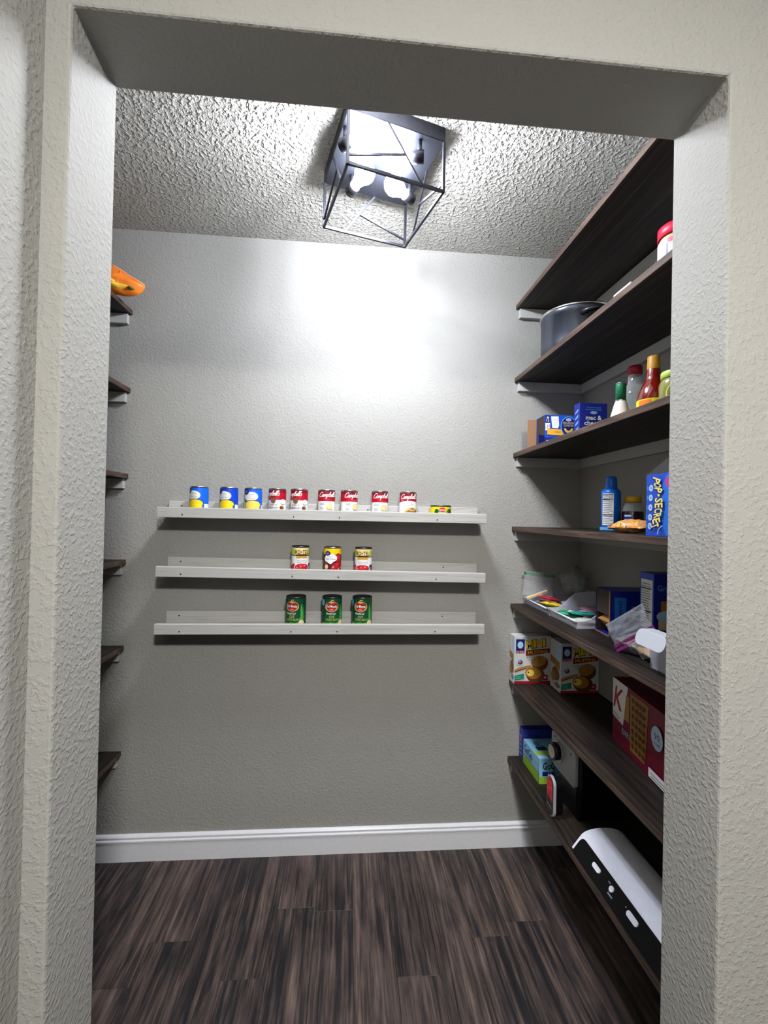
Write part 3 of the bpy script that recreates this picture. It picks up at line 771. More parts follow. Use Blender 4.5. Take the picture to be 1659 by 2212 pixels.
def RY(a): return Matrix.Rotation(a, 4, 'Y')
def RZ(a): return Matrix.Rotation(a, 4, 'Z')
def TR(x, y, z): return Matrix.Translation((x, y, z))

# --- second shelf: pot, cream strip, red lidded jar
def pot():
    r, h = 0.120, 0.138
    t = thing('cooking_pot', 'gray metal cooking pot with a lid rim and black handle, on a high right shelf', 'pot', (0.800, 1.540, S[1]+0.0004))
    MB().lathe([(0, 0.001), (r-0.010, 0), (r-0.002, 0.006), (r, 0.02), (r, h-0.022), (r+0.0012, h-0.021), (r+0.0012, h-0.004)], 0, 56).build('pot_body', POTM, t)
    MB().lathe([(r+0.0008, h-0.0042), (r+0.0045, h-0.003), (r+0.0045, h+0.0035), (r, h+0.006), (r*0.96, h+0.003), (r*0.6, h+0.009), (0, h+0.012)], 0, 56).build('lid', RIMM, t)
    pts = []
    a0 = math.radians(4)
    for k in range(9):
        a = math.radians(-24+6*k); rr = r+0.004+0.030*math.sin(PI*k/8)**0.7
        pts.append((rr*math.sin(a+a0), -rr*math.cos(a+a0), h-0.036+0.006*math.sin(PI*k/8)))
    MB().tube(pts, 0.009, 0, 10).build('handle', PHEN, t)
    pts = [(-p[0], -p[1], p[2]) for p in pts]
    MB().tube(pts, 0.009, 0, 10).build('handle', PHEN, t)
pot()
tag(MB().box(-0.008, 0.008, -0.036, 0.036, 0, 0.0085).build('wood_strip', WOODLT, bevel=0.002, loc=(0.6915, 1.089, S[1]+0.0003)), 'small pale flat strip lying on the front edge of the pot shelf', 'strip')
def redjar():
    t = thing('spread_jar', 'white labeled jar with a bright red lid, right of the pot on its shelf', 'jar', (0.792, 1.035, S[1]+0.0004))
    r = 0.042
    MB().lathe([(0, 0), (r-0.004, 0), (r, 0.006), (r, 0.100), (r-0.003, 0.108), (r-0.005, 0.112)], 0, 40).build('jar_body', mat('jar_tan', rgb(206, 170, 130), 0.3), t)
    MB().lathe([(r-0.001, 0.111), (r+0.001, 0.112), (r+0.001, 0.136), (r-0.003, 0.139), (0, 0.139)], 0, 40).build('lid', LIDRED, t)
    sh = MB().lathe([(r+0.0004, 0.008), (r+0.0004, 0.100)], 0, 48).build('paper_label', WHITE, t)
    p = Print(cyl_map(r+0.0004), step=0.005)
    p.rect(-0.05, 0.088, 0.05, 0.0995, PINK); p.rect(-0.052, 0.01, -0.049, 0.088, NAVY); p.rect(-0.012, 0.03, -0.004, 0.088, NAVY); p.ell(-0.002, 0.080, 0.013, 0.010, NAVY); p.ell(0.028, 0.06, 0.02, 0.03, PALEB)
    p.build('label_print', sh)
redjar()

# --- third shelf: mac boxes, bottles
def macboxes():
    z = S[2]+0.0004
    wx, wy, h = 0.133, 0.085, 0.118
    t = carton('pasta_box', 'blue pasta box lying on its side, brown end torn open toward the back left', 'box', (0.7235, 1.618, z), math.radians(-3), wx, wy, h, KBLUE, 'blue pasta boxes', '-x')
    MB().box(-0.034, 0.0, wy-0.0012, wy, 0.004, h-0.002).build('end_flap', CARD, t)
    xf(MB().box(-0.030, 0.0, -0.0012, 0, 0.0, 0.040), RZ(0.5)).build('end_flap', KNAVY, t)
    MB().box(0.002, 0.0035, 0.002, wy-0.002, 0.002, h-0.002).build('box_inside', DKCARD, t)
    p = Print(face_y(0.0))
    p.rect(0.001, 0.001, wx-0.001, 0.034, KNAVY); p.lines(0.008, 0.008, 0.07, 0.028, 3, PALEB, 0.3, 2)
    p.rect(0.003, 0.088, 0.020, 0.116, NAVY); p.ell(0.012, 0.108, 0.004, 0.004, PALEB); p.text('12', 0.012, 0.098, 0.010, WHITE)
    p.rect(0.003, 0.060, 0.021, 0.087, WHITE); p.text('U5', 0.012, 0.074, 0.014, NAVY)
    p.poly([(0.029, 0.070), (0.050, 0.068), (0.055, 0.078), (0.052, 0.113), (0.024, 0.112)], WHITE); p.lines(0.029, 0.078, 0.050, 0.108, 5, PALEB, 0.25, 4)
    p.poly([(0.010, 0.044), (0.072, 0.042), (0.072, 0.064), (0.010, 0.066)], AMBER); p.text('original', 0.048, 0.054, 0.010, BROWN, 0.024)
    p.ell(0.090, 0.076, 0.030, 0.038, SKY); p.ell(0.090, 0.076, 0.027, 0.035, NAVY)
    p.ell(0.090, 0.101, 0.010, 0.006, PALEB); p.text('Kraft', 0.090, 0.101, 0.006, NAVY, 0.013)
    p.text('MACARONI', 0.090, 0.089, 0.008, CREAM, 0.042); p.text('CHEESE', 0.090, 0.079, 0.008, CREAM, 0.036)
    p.poly([(0.090+0.017*math.cos(a), 0.071+0.020*math.sin(a)) for a in [PI+0.15+i*(PI-0.3)/10 for i in range(11)]]+[(0.090+0.010*math.cos(a), 0.071+0.011*math.sin(a)) for a in [2*PI-0.15-i*(PI-0.3)/10 for i in range(11)]], CORN2)
    p.build('box_print', t.children[0], clip=(0.001, 0.001, wx-0.001, h-0.001))
    t2 = carton('pasta_box', 'small upright navy pasta box with white lettering, between open box and bottles', 'box', (0.7690, 1.450, z), 0, 0.098, 0.036, 0.1235, KNAVY, 'blue pasta boxes')
    q = Print(face_y(0.0)); q.text('THE TASTE YOU LOVE', 0.050, 0.108, 0.004, SKY, 0.05); q.text('NOODLES & SAUCE', 0.050, 0.101, 0.004, SKY, 0.056)
    q.ell(0.050, 0.091, 0.012, 0.005, PALEB); q.text('Kraft', 0.050, 0.091, 0.006, NAVY, 0.018); q.text('mac &', 0.050, 0.074, 0.014, WHITE, 0.054, offset=0.02); q.text('cheese', 0.050, 0.056, 0.014, WHITE, 0.064, offset=0.02)
    q.build('box_print', t2.children[0])
    q = Print(face_x(0.0))
    for k in range(5): q.poly([(-0.026, 0.008+0.02*k), (-0.006, 0.016+0.02*k), (-0.006, 0.024+0.02*k), (-0.026, 0.014+0.02*k)], SKY)
    q.build('side_print', t2.children[0])
macboxes()
zb = S[2]+0.0004
bottle('seasoning_bottle', 'small white bottle with a green cap, beside the navy pasta box', 'bottle', (0.785, 1.245, zb),
       [('bottle_body', [(0, 0), (0.030, 0), (0.032, 0.004), (0.030, 0.02), (0.018, 0.066), (0.0145, 0.076)], POWDER),
        ('label_band', [(0.0148, 0.0745), (0.0150, 0.079)], RIMM), ('cap', [(0.0125, 0.0795), (0.0142, 0.080), (0.0142, 0.124), (0.0135, 0.126), (0, 0.126)], CAPGRN), ('cap_top', [(0, 0.1262), (0.0142, 0.1262), (0.0142, 0.129), (0, 0.129)], RIMM)])
bottle('glass_bottle', 'clear empty glass bottle with a dark red cap, behind the green capped bottle', 'bottle', (0.872, 1.312, zb),
       [('bottle_body', [(0, 0), (0.034, 0), (0.036, 0.004), (0.036, 0.11), (0.030, 0.135), (0.0205, 0.150), (0.0195, 0.176), (0.0195, 0.182)], GLASS),
        ('cap', [(0.019, 0.1765), (0.0205, 0.177), (0.0205, 0.201), (0.018, 0.2045), (0, 0.2045)], CAPRED)])
def hotsauce():
    t = bottle('sauce_bottle', 'round bellied red sauce bottle with gold wrapped neck and yellow label', 'bottle', (0.806, 1.135, zb),
       [('bottle_body', [(0, 0), (0.034, 0), (0.0385, 0.005), (0.0395, 0.03), (0.0385, 0.055), (0.034, 0.075), (0.027, 0.092), (0.021, 0.103), (0.018, 0.114), (0.0165, 0.132), (0.0150, 0.136)], SAUCE),
        ('cap_wrap', [(0.0158, 0.1325), (0.0158, 0.150), (0.0150, 0.152), (0.0150, 0.167), (0.0135, 0.169), (0, 0.169)], CAPGLD)])
    sh = MB().lathe([(0.0390, 0.006), (0.0401, 0.03), (0.0394, 0.050)], 0, 48).build('paper_label', YELLOW, t)
    p = Print(cyl_map(0.0403), step=0.005); p.rect(-0.062, 0.008, -0.030, 0.047, ORNG)
    for k in range(4): p.rect(-0.012, 0.022+0.006*k, 0.03, 0.0235+0.006*k, AMBER)
    p.build('label_print', sh)
hotsauce()
def olivejar():
    t = bottle('pickle_jar', 'olive green jar with a yellow green lid, right of the red sauce bottle', 'jar', (0.784, 1.026, zb),
       [('jar_body', [(0, 0), (0.031, 0), (0.034, 0.005), (0.034, 0.062), (0.029, 0.073), (0.027, 0.076)], OLIVE), ('lid', [(0.0285, 0.075), (0.0305, 0.076), (0.0305, 0.090), (0.029, 0.092), (0, 0.092)], LIDGRN)])
    p = Print(cyl_map(0.0342), step=0.005)
    p.ell(-0.02, 0.034, 0.022, 0.026, LIDGRN); p.ell(-0.02, 0.034, 0.019, 0.023, OLIVE); p.ell(-0.02, 0.034, 0.013, 0.016, BLACK); p.ell(-0.018, 0.022, 0.012, 0.006, BUTTER)
    p.build('label_print', t.children[0])
olivejar()

# --- fourth shelf: blue bottle, syrup, noodle packet, popcorn
z4 = S[3]+0.0004
def bluebottle():
    t = bottle('blue_bottle', 'tall blue squeeze bottle with a white nutrition panel, alone at eye level', 'bottle', (0.826, 1.352, z4),
       [('bottle_body', [(0, 0), (0.026, 0), (0.0282, 0.003), (0.0282, 0.118), (0.026, 0.127), (0.018, 0.133)], BTBLUE),
        ('cap', [(0.0165, 0.1325), (0.0175, 0.134), (0.0165, 0.160), (0.0145, 0.169), (0.012, 0.171), (0, 0.171)], BTBLUE)])
    p = Print(cyl_map(0.0283), step=0.005)
    p.rect(-0.043, 0.018, -0.008, 0.117, WHITE); p.lines(-0.041, 0.022, -0.010, 0.114, 16, GRAYT, 0.3, 8)
    for v in (0.050, 0.098, 0.112): p.rect(-0.041, v, -0.010, v+0.0022, BLACK)
    p.rect(-0.075, 0.002, 0.04, 0.012, SKY)
    p.build('label_print', t.children[0])
bluebottle()
def syrup():
    t = bottle('syrup_jar', 'dark brown syrup jar with a yellow cap, beside the blue bottle', 'jar', (0.876, 1.318, z4),
       [('jar_body', [(0, 0), (0.028, 0), (0.031, 0.004), (0.031, 0.055), (0.0295, 0.062)], SYRUP),
        ('jar_neck', [(0.0295, 0.0622), (0.027, 0.075), (0.0225, 0.084), (0.0215, 0.092)], GLASS),
        ('cap', [(0.021, 0.0895), (0.0235, 0.090), (0.0235, 0.105), (0.021, 0.108), (0, 0.108)], CAPYEL)])
    p = Print(cyl_map(0.0312), step=0.005)
    p.rect(-0.045, 0.01, -0.02, 0.052, NAVY); p.rect(-0.043, 0.046, -0.022, 0.051, PALEB); p.lines(-0.042, 0.014, -0.023, 0.042, 5, PALEB, 0.2, 6)
    p.build('label_print', t.children[0])
syrup()
def noodles():
    t = thing('noodle_packet', 'orange and yellow crinkled snack packet lying beside the popcorn box', 'packet', (0.772, 1.165, z4+0.0185), math.radians(20))
    M = RY(-0.15)
    xf(pouch(0.066, 0.105, 0.036, 0.10, seed=2), M).build('packet_film', PACKM, t)
    p = Print(lambda u, v, h: tuple(M @ Vector((-0.0335-h, -u, v))))
    p.text('noodles', 0.0, 0.0, 0.011, BROWN, 0.05); p.build('packet_print', t.children[0])
    xf(MB().box(-0.03, 0.03, -0.002, 0.002, -0.006, 0.006), M@TR(0, 0.050, 0)).build('crimp', mat('crimp_silver', rgb(190, 180, 200), 0.3, 0.4), t)
noodles()
def popcorn():
    wx, wy, h = 0.095, 0.146, 0.139
    t = carton('popcorn_box', 'blue popcorn box with big yellow lettering and its dark top flap open', 'box', (0.685, 0.8365, z4), 0, wx, wy, h, KBLUE, None, '+z')
    fl = MB().add([(0, wy, h), (0, 0.0, h), (0.030, 0.0, h+0.036), (0.030, wy-0.024, h+0.036), (0.001, wy, h), (0.001, 0.0, h), (0.031, 0, h+0.036), (0.031, wy-0.024, h+0.036)],
                  [(0, 1, 2, 3), (4, 7, 6, 5), (0, 4, 5, 1), (1, 5, 6, 2), (2, 6, 7, 3), (3, 7, 4, 0)])
    fl.build('top_flap', mat('flap_dark', rgb(30, 26, 26), 0.8), t)
    p = Print(face_x(0.0))
    def U(a): return -wy+a
    p.ell(U(0.075), 0.07, 0.026, 0.07, mat('box_bright_blue', rgb(34, 108, 216), 0.42))
    for k, v in enumerate((0.108, 0.086, 0.064, 0.042, 0.022)):
        p.ell(U(0.0165), v, 0.0068, 0.0074, PALEB); p.ell(U(0.0165), v, 0.0016, 0.003, KBLUE, 8, 0.5); p.rect(U(0.0045), v-0.005, U(0.0055), v+0.005, SKY); p.rect(U(0.0068), v-0.004, U(0.0076), v+0.004, SKY)
    # the letters run down the face, tilted and arched
    word = 'POP\u2022SECRET'; n = len(word)
    for k, ch in enumerate(word):
        a = (k-(n-1)/2)/((n-1)/2)
        v = 0.0735-a*0.0505; u = U(0.047-0.010*a*a)
        hh = 0.0235 if ch != '\u2022' else 0.006
        p.text(ch, u-0.001, v-0.001, hh, NAVY, 0.0092 if ch != '\u2022' else 0.005, rot=-PI/2+0.30*a, offset=0.06)
        p.text(ch, u, v, hh, BUTTER, 0.0090 if ch != '\u2022' else 0.005, rot=-PI/2+0.30*a, offset=0.025)
    p.ell(U(0.078), 0.118, 0.010, 0.012, MAGENTA); p.stroke(catmull([(U(0.046), 0.004), (U(0.05), 0.016), (U(0.062), 0.024)]), 0.002, PALEB)
    p.build('box_print', t.children[0], clip=(U(0.001), 0.001, U(wy-0.001), h-0.001))
popcorn()

# --- fifth shelf: bins, bags, boxes
z5 = S[4]+0.0004
def bin_tray(name, label, loc, wx, wy, h, front_h, group):
    """clear bin open toward -X: scooped side walls, low front, tapered"""
    t = thing(name, label, 'bin', loc, 0, group)
    k = 0.0018; tp = 0.008
    m = MB()
    m.box(0.006, wx-0.006, 0.006, wy-0.006, 0, k)
    N = 10
    def top(x):
        s = min(1, max(0, (x-0.03)/(wx*0.42))); s = s*s*(3-2*s)
        return front_h+(h-front_h)*s
    for side in (0, 1):
        y0 = 0.006 if side == 0 else wy-0.006; y1 = -tp*0.2 if side == 0 else wy+tp*0.2
        vs = []
        for i in range(N+1):
            x = 0.002+(wx-0.008)*i/N; zt = top(x)
            for yy, z in ((y0, 0.0), (y1, zt)): vs.append((x, yy, z))
            for yy, z in ((y0+(k if side == 0 else -k), 0.0), (y1+(k if side == 0 else -k), zt)): vs.append((x, yy, z))
        fs = []
        for i in range(N):
            a = 4*i; b = a+4
            fs += [(a, b, b+1, a+1), (a+2, a+3, b+3, b+2), (a+1, b+1, b+3, a+3)]
        m.add(vs, fs, 0, True)
        rim = [(0.002+(wx-0.008)*i/N, y1, top(0.002+(wx-0.008)*i/N)) for i in range(N+1)]
        MB().tube(rim, 0.0026, 0, 6).build('rim', LIPW if False else CLEAR, t)
    m.box(wx-0.006, wx-0.006+k, 0, wy, 0, h)
    m.add([(0.006, 0.006, 0), (0.006, wy-0.006, 0), (-0.002, wy, front_h), (-0.002, 0, front_h), (0.006+k, 0.006, 0), (0.006+k, wy-0.006, 0), (-0.002+k, wy, front_h), (-0.002+k, 0, front_h)],
          [(0, 1, 2, 3), (4, 7, 6, 5), (3, 2, 6, 7)])
    m.build('bin_shell', CLEAR, t)
    MB().tube([(-0.003, 0, front_h), (-0.003, wy, front_h)], 0.0032, 0, 6).build('front_lip', LIPW, t)
    return t
GB = 'clear snack bins'
bin_tray('snack_bin', 'clear scoop bin of red and yellow packets, nearest the back wall', (0.737, 1.594, z5), 0.215, 0.212, 0.078, 0.024, GB)
bin_tray('snack_bin', 'clear scoop bin of green packets, in front of the one at the back wall', (0.737, 1.384, z5), 0.215, 0.206, 0.083, 0.026, GB)
bin3 = bin_tray('snack_bin', 'clear bin with a rounded white front handle, at the right end of its shelf', (0.728, 0.918, z5), 0.222, 0.110, 0.098, 0.074, GB)
# white rounded handle plate hanging from the front of the nearest bin
def handle_plate():
    m = MB(); y0, y1 = 0.005, 0.104; pts = []
    r = 0.016
    for cy, cz, a0 in ((y1-r, 0.098-r, 0), (y0+r, 0.098-r, PI/2), (y0+r, 0.062+r, PI), (y1-r, 0.062+r, 1.5*PI)):
        for i in range(6): a = a0+i*PI/10; pts.append((cy+r*math.cos(a), cz+r*math.sin(a)))
    n = len(pts)
    def X(z): return -0.030-(0.098-z)*0.35
    vs = [(X(z), y, z) for y, z in pts]+[(X(z)+0.003, y, z) for y, z in pts]
    m.add(vs, [(i, (i+1) % n, n+(i+1) % n, n+i) for i in range(n)])
    m.f += [list(range(n))[::-1], [n+i for i in range(n)]]; m.mi += [0, 0]; m.sm += [False, False]
    m.box(-0.030, 0.000, y0+0.012, y1-0.012, 0.0945, 0.0975)
    m.build('handle', LIPW, bin3, bevel=0.0008)
handle_plate()
def packet(label, loc, wd, ln, th, mt, rz, tilt=0.0, roll=0.0, group=None, stripe=None, seed=1):
    t = thing('snack_packet', label, 'packet', loc, rz, group)
    M = RX(tilt)@RY(roll)
    xf(pouch(wd, ln, th, 0.09, 8, 12, seed), M).build('packet_film', mt, t)
    if stripe:
        p = Print(lambda u, v, h: tuple(M @ Vector((u, v, th*0.42+h))), h0=0.002)
        p.rect(-wd*0.36, -ln*0.12, wd*0.36, ln*0.10, stripe); p.lines(-wd*0.3, -ln*0.08, wd*0.3, ln*0.06, 2, WHITE, 0.3, seed)
        p.build('packet_print', t.children[0])
    return t
PKR = mat('packet_red', rgb(206, 34, 66), 0.3, vary=0.12); PKY = mat('packet_yellow', rgb(226, 196, 62), 0.3, vary=0.12)
PKP = mat('packet_mauve', rgb(150, 112, 132), 0.35, vary=0.15); PKG = mat('packet_green', rgb(24, 140, 92), 0.3, vary=0.15)
PKW = mat('packet_white', rgb(214, 214, 200), 0.35, vary=0.08); PKT = mat('packet_teal', rgb(40, 150, 140), 0.3, vary=0.15)
zq = z5+0.0022
packet('flat pink red packet lying in the bin at the back wall', (0.790, 1.700, zq+0.040), 0.055, 0.085, 0.012, PKR, 1.2, 0.15, 0.1, stripe=PINK, seed=1)
packet('yellow packet lying below the pink red one in the back bin', (0.782, 1.655, zq+0.026), 0.055, 0.080, 0.016, PKY, 0.5, 0.0, 0.1, stripe=ORNG, seed=2)
packet('lime green packet seen through the front of the back bin', (0.785, 1.650, zq+0.009), 0.06, 0.085, 0.014, mat('packet_lime', rgb(140, 170, 70), 0.35), 0.1, seed=3)
packet('mauve packet at the left end of the back bin', (0.795, 1.748, zq+0.016), 0.05, 0.070, 0.020, PKP, 1.2, 0.1, seed=4)
packet('white gray packet behind the yellow one in the back bin', (0.865, 1.660, zq+0.022), 0.07, 0.10, 0.024, mat('packet_lavender', rgb(190, 188, 214), 0.35), 0.3, 0.1, seed=5)
packet('green packet at the left end of the green packet bin', (0.792, 1.530, zq+0.016), 0.05, 0.085, 0.018, PKG, 0.9, 0.1, seed=6, stripe=WHITE)
packet('teal and white packet in the middle of the green packet bin', (0.812, 1.488, zq+0.027), 0.05, 0.085, 0.014, PKT, 1.3, 0.0, 0.1, seed=7, stripe=WHITE)
packet('large cream packet at the front of the green packet bin', (0.800, 1.448, zq+0.011), 0.056, 0.080, 0.016, PKW, 1.4, seed=8)
packet('bright green packet at the right end of the green packet bin', (0.865, 1.436, zq+0.014), 0.05, 0.070, 0.020, mat('packet_bright', rgb(30, 160, 96), 0.3, vary=0.15), 0.2, 0.0, 0.1, seed=9)
packet('dark mauve packet at the back of the green packet bin', (0.880, 1.500, zq+0.026), 0.09, 0.11, 0.036, PKP, 0.4, 0.2, seed=10)
packet('green packet showing through the bin with the white handle', (0.860, 0.972, zq+0.018), 0.06, 0.085, 0.026, PKG, 1.5, seed=11)
packet('lavender packet showing through the bin with the white handle', (0.780, 0.972, zq+0.018), 0.06, 0.075, 0.026, mat('packet_violet', rgb(128, 108, 170), 0.3), 0.1, seed=12)
def zipbag(label, loc, rz, wd, hh, strip, fill, tilt, rollz=0.0, content=True, th=0.03, name='zip_bag'):
    t = thing(name, label, 'bag', loc, rz)
    M = TR(0, 0, 0)@RX(tilt)@RY(rollz)
    b = pouch(wd, hh, th, 0.04, 10, 14, seed=len(label))
    B = M@TR(0, 0, hh/2)@RX(PI/2)
    xf(b, B).build('bag_film', BAGF, t)
    xf(MB().box(-wd/2, wd/2, -0.0016, 0.0016, hh-0.016, hh-0.003), M).build('zip_strip', strip, t)
    return t
zb1 = zipbag('clear zip bag with a green strip standing in the back bin at the wall', (0.768, 1.752, z5+0.038), -0.05, 0.125, 0.098, ZGREEN, None, -0.10, 0.10)
xf(MB().box(-0.045, 0.045, -0.006, 0.006, 0.006, 0.014), RY(-0.35)@RX(0.2)).build('bag_content', CREAM, zb1)
def crumpled(name, label, loc, sx, sy, sz, mt, seed):
    t = thing(name, label, 'bag', loc)
    bm = bmesh.new(); bmesh.ops.create_icosphere(bm, subdivisions=4, radius=1.0)
    for v in bm.verts:
        n1 = noise.noise(v.co*1.6+Vector((seed, 0, 0))); n2 = abs(noise.noise(v.co*3.6+Vector((0, seed, 0))))
        k = 1+0.28*n1-0.30*n2
        v.co = Vector((v.co.x*sx*k, v.co.y*sy*k, max(v.co.z*k, -0.96)*sz))
    me = bpy.data.meshes.new('bag_film'); bm.to_mesh(me); bm.free(); me.materials.append(mt)
    for p in me.polygons: p.use_smooth = True
    o = bpy.data.objects.new('bag_film', me); C.objects.link(o); o.parent = t
    return t
crumpled('plastic_bag', 'crumpled gray plastic bag standing in the corner behind the bins', (0.898, 1.715, z5+0.108), 0.050, 0.07, 0.055, GREYBAG, 3.3)
def crackerbox():
    wx, wy, h = 0.150, 0.088, 0.138
    t = carton('cracker_box', 'blue cracker box on its side with its brown end open toward the room', 'box', (0.793, 1.294, z5), math.radians(-3), wx, wy, h, KNAVY, 'blue cracker boxes', '-x')
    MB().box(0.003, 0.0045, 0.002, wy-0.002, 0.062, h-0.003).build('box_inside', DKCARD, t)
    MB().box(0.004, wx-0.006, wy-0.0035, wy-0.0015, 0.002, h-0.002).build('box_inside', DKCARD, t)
    MB().box(-0.001, 0.0, 0, wy, 0, 0.004).build('end_flap', CARD, t)
    MB().box(-0.001, 0.0, 0, 0.004, 0, h).build('end_flap', CARD, t)
    b = pouch(0.074, 0.14, 0.070, 0.05, 10, 14, 4, 0.08); xf(b, TR(0.074, wy/2, 0.040)@RZ(PI/2)).build('cracker_sleeve', CRACK, t)
    p = Print(face_y(0.0))
    p.poly([(0.016, 0.018), (0.050, 0.012), (0.050, 0.118), (0.012, 0.120)], mat('box_mid_blue', rgb(38, 110, 200), 0.45)); p.text('Original', 0.032, 0.066, 0.016, KNAVY, 0.085, rot=PI/2)
    p.text('BITES', 0.072, 0.070, 0.012, PALEB, 0.045, rot=PI/2); p.lines(0.09, 0.05, 0.1, 0.12, 3, SKY, 0.3, 3)
    p.build('box_print', t.children[0])
crackerbox()
def graham():
    wx, wy, h = 0.115, 0.063, 0.205
    t = carton('cracker_box', 'tall blue cracker box with a white nutrition panel, right of the open cracker box', 'box', (0.848, 1.178, z5), math.radians(-2), wx, wy, h, KBLUE, 'blue cracker boxes')
    p = Print(face_x(0.0))
    p.rect(-wy+0.006, 0.050, -0.006, 0.186, WHITE); p.lines(-wy+0.009, 0.056, -0.009, 0.180, 18, GRAYT, 0.3, 5)
    for v in (0.096, 0.160): p.rect(-wy+0.008, v, -0.008, v+0.003, BLACK)
    p.build('side_print', t.children[0])
    p = Print(face_y(0.0)); p.rect(0, 0, wx, h, KNAVY); p.text('Graham', 0.045, 0.166, 0.016, SKY, 0.07); p.rect(0.014, 0.05, 0.055, 0.085, CREAM); p.rect(0.02, 0.085, 0.05, 0.13, MUFFIN); p.ell(0.034, 0.088, 0.026, 0.015, PALEB)
    p.build('box_print', t.children[0])
graham()
def purplebag():
    o = Vector((0.790, 1.105, z5+0.031))
    t = thing('zip_bag', 'clear zip bag with a purple strip slumped behind the white bin handle', 'bag', o)
    M = RZ(0.1)@RY(-0.10)@RX(0.12)
    xf(pouch(0.115, 0.125, 0.056, 0.05, 12, 16, 6, 0.3), M).build('bag_film', BAGF, t)
    xf(pouch(0.098, 0.105, 0.040, 0.1, 10, 12, 9, 0.3), M@TR(0, 0, -0.003)).build('cookies', CRACK, t)
    P = Vector((0.727, 1.162, z5+0.010))-o; Q = Vector((0.757, 1.050, z5+0.092))-o
    e1 = (Q-P).normalized(); e2 = Vector((-0.05, 0.45, 0.9)); e2 = (e2-e1*e2.dot(e1)).normalized(); e3 = e1.cross(e2)
    L = (Q-P).length
    B = Matrix.Identity(4)
    for a, v in enumerate((e1, e2, e3)):
        for b in range(3): B[b][a] = v[b]
    B.translation = P
    xf(pouch(L, 0.062, 0.022, 0.05, 12, 12, 12, 0.5), B@TR(L/2, 0.031, 0)).build('bag_top', BAGF, t)
    for v in (0.0, -0.0125): xf(MB().box(0.002, L, v-0.004, v+0.004, -0.0015, 0.0015), B).build('zip_strip', ZPURP, t)
purplebag()

# --- sixth shelf: muffin boxes, cereal bar box
z6 = S[5]+0.0004
def muffin_print(t, w, h, side_w):
    p = Print(face_y(0.0))
    p.rect(0.0, 0.0, w, 0.007, RED); p.rect(0.0, 0.007, w, 0.010, MAROON)
    p.rect(0.006, h-0.068, 0.042, h-0.012, NAVY); p.rect(0.006, h-0.068, 0.042, h-0.056, MAROON); p.text('Little Debbie', 0.024, h-0.062, 0.0075, WHITE, 0.032)
    p.ell(0.024, h-0.035, 0.012, 0.014, PALEB)
    a = 0.06
    x = 0.049
    for ch, wd in (('M', 0.025), ('I', 0.008), ('N', 0.022), ('I', 0.008)):
        p.text(ch, x+wd/2+0.001, h-0.0335+(x-0.05)*0.12, 0.032, BROWN, wd, rot=a, offset=0.05); p.text(ch, x+wd/2, h-0.033+(x-0.05)*0.12, 0.029, YELLOW, wd*0.95, rot=a, offset=0.02); x += wd+0.0045
    p.poly([(0.047, h-0.078), (w-0.006, h-0.066), (w-0.006, h-0.048), (0.047, h-0.056)], TOMDK)
    p.text('MUFFINS', (0.047+w-0.006)/2, h-0.063, 0.013, AMBER, w-0.070, rot=0.08, offset=0.015)
    p.text('CHOCOLATE', 0.066, h-0.084, 0.006, BLACK, 0.036, rot=0.07); p.text('CHIP', 0.066, h-0.0935, 0.006, BLACK, 0.016, rot=0.07)
    p.ell(0.022, 0.088, 0.016, 0.014, PALEB); p.ell(0.024, 0.086, 0.010, 0.009, MUFFDK); p.ell(0.022, 0.089, 0.006, 0.005, PINK)
    p.stroke(catmull([(0.0, 0.050), (0.02, 0.060), (0.045, 0.066), (0.068, 0.070)]), 0.010, CRACK); p.stroke(catmull([(0.004, 0.048), (0.02, 0.054), (0.05, 0.062)]), 0.003, TOMDK)
    p.ell(0.106, 0.082, 0.033, 0.030, MUFFDK, rot=0.2); p.ell(0.100, 0.090, 0.032, 0.022, MUFFIN, rot=0.25)
    p.ell(0.088, 0.036, 0.038, 0.031, MUFFDK, rot=-0.1); p.ell(0.078, 0.043, 0.033, 0.023, MUFFIN, rot=-0.2); p.ell(0.066, 0.044, 0.016, 0.013, CORN2); p.ell(0.058, 0.046, 0.003, 0.0035, BLACK)
    p.poly([(0.001, 0.014), (0.040, 0.020), (0.040, 0.042), (0.001, 0.034)], TEAL); p.lines(0.006, 0.022, 0.036, 0.034, 2, PALEB, 0.25, 2)
    p.rect(0.118, 0.014, 0.138, 0.036, MAROON); p.ell(0.128, 0.026, 0.006, 0.005, PINK)
    p.build('box_print', t.children[0], clip=(0.0005, 0.0005, w-0.0005, h-0.0005))
    p = Print(face_x(0.0)); s = side_w
    p.rect(-s*0.45, h*0.5, -0.003, h-0.008, PALEB); p.poly([(-s+0.004, h*0.52), (-0.008, h*0.44), (-0.008, h*0.60), (-s+0.004, h*0.66)], MUFFIN); p.ell(-s*0.45, h*0.33, s*0.36, 0.026, BROWN); p.ell(-s*0.3, h*0.12, s*0.25, 0.010, GRAYT)
    p.ell(-s*0.7, h*0.25, s*0.2, 0.02, CRACK)
    p.build('side_print', t.children[0])
mw, mh, md = 0.152, 0.190, 0.052
m1 = carton('muffin_box', 'white mini muffins box, brightly lit against the back wall', 'box', (0.6790, 1.7585, z6), 0, mw, md, mh, CARTW, 'white muffin boxes'); muffin_print(m1, mw, mh, md)
m2 = carton('muffin_box', 'white mini muffins box in deep shade, right of the brightly lit muffin box', 'box', (0.822, 1.655, z6), 0, mw, 0.088, mh, CARTW, 'white muffin boxes'); muffin_print(m2, mw, mh, 0.088)
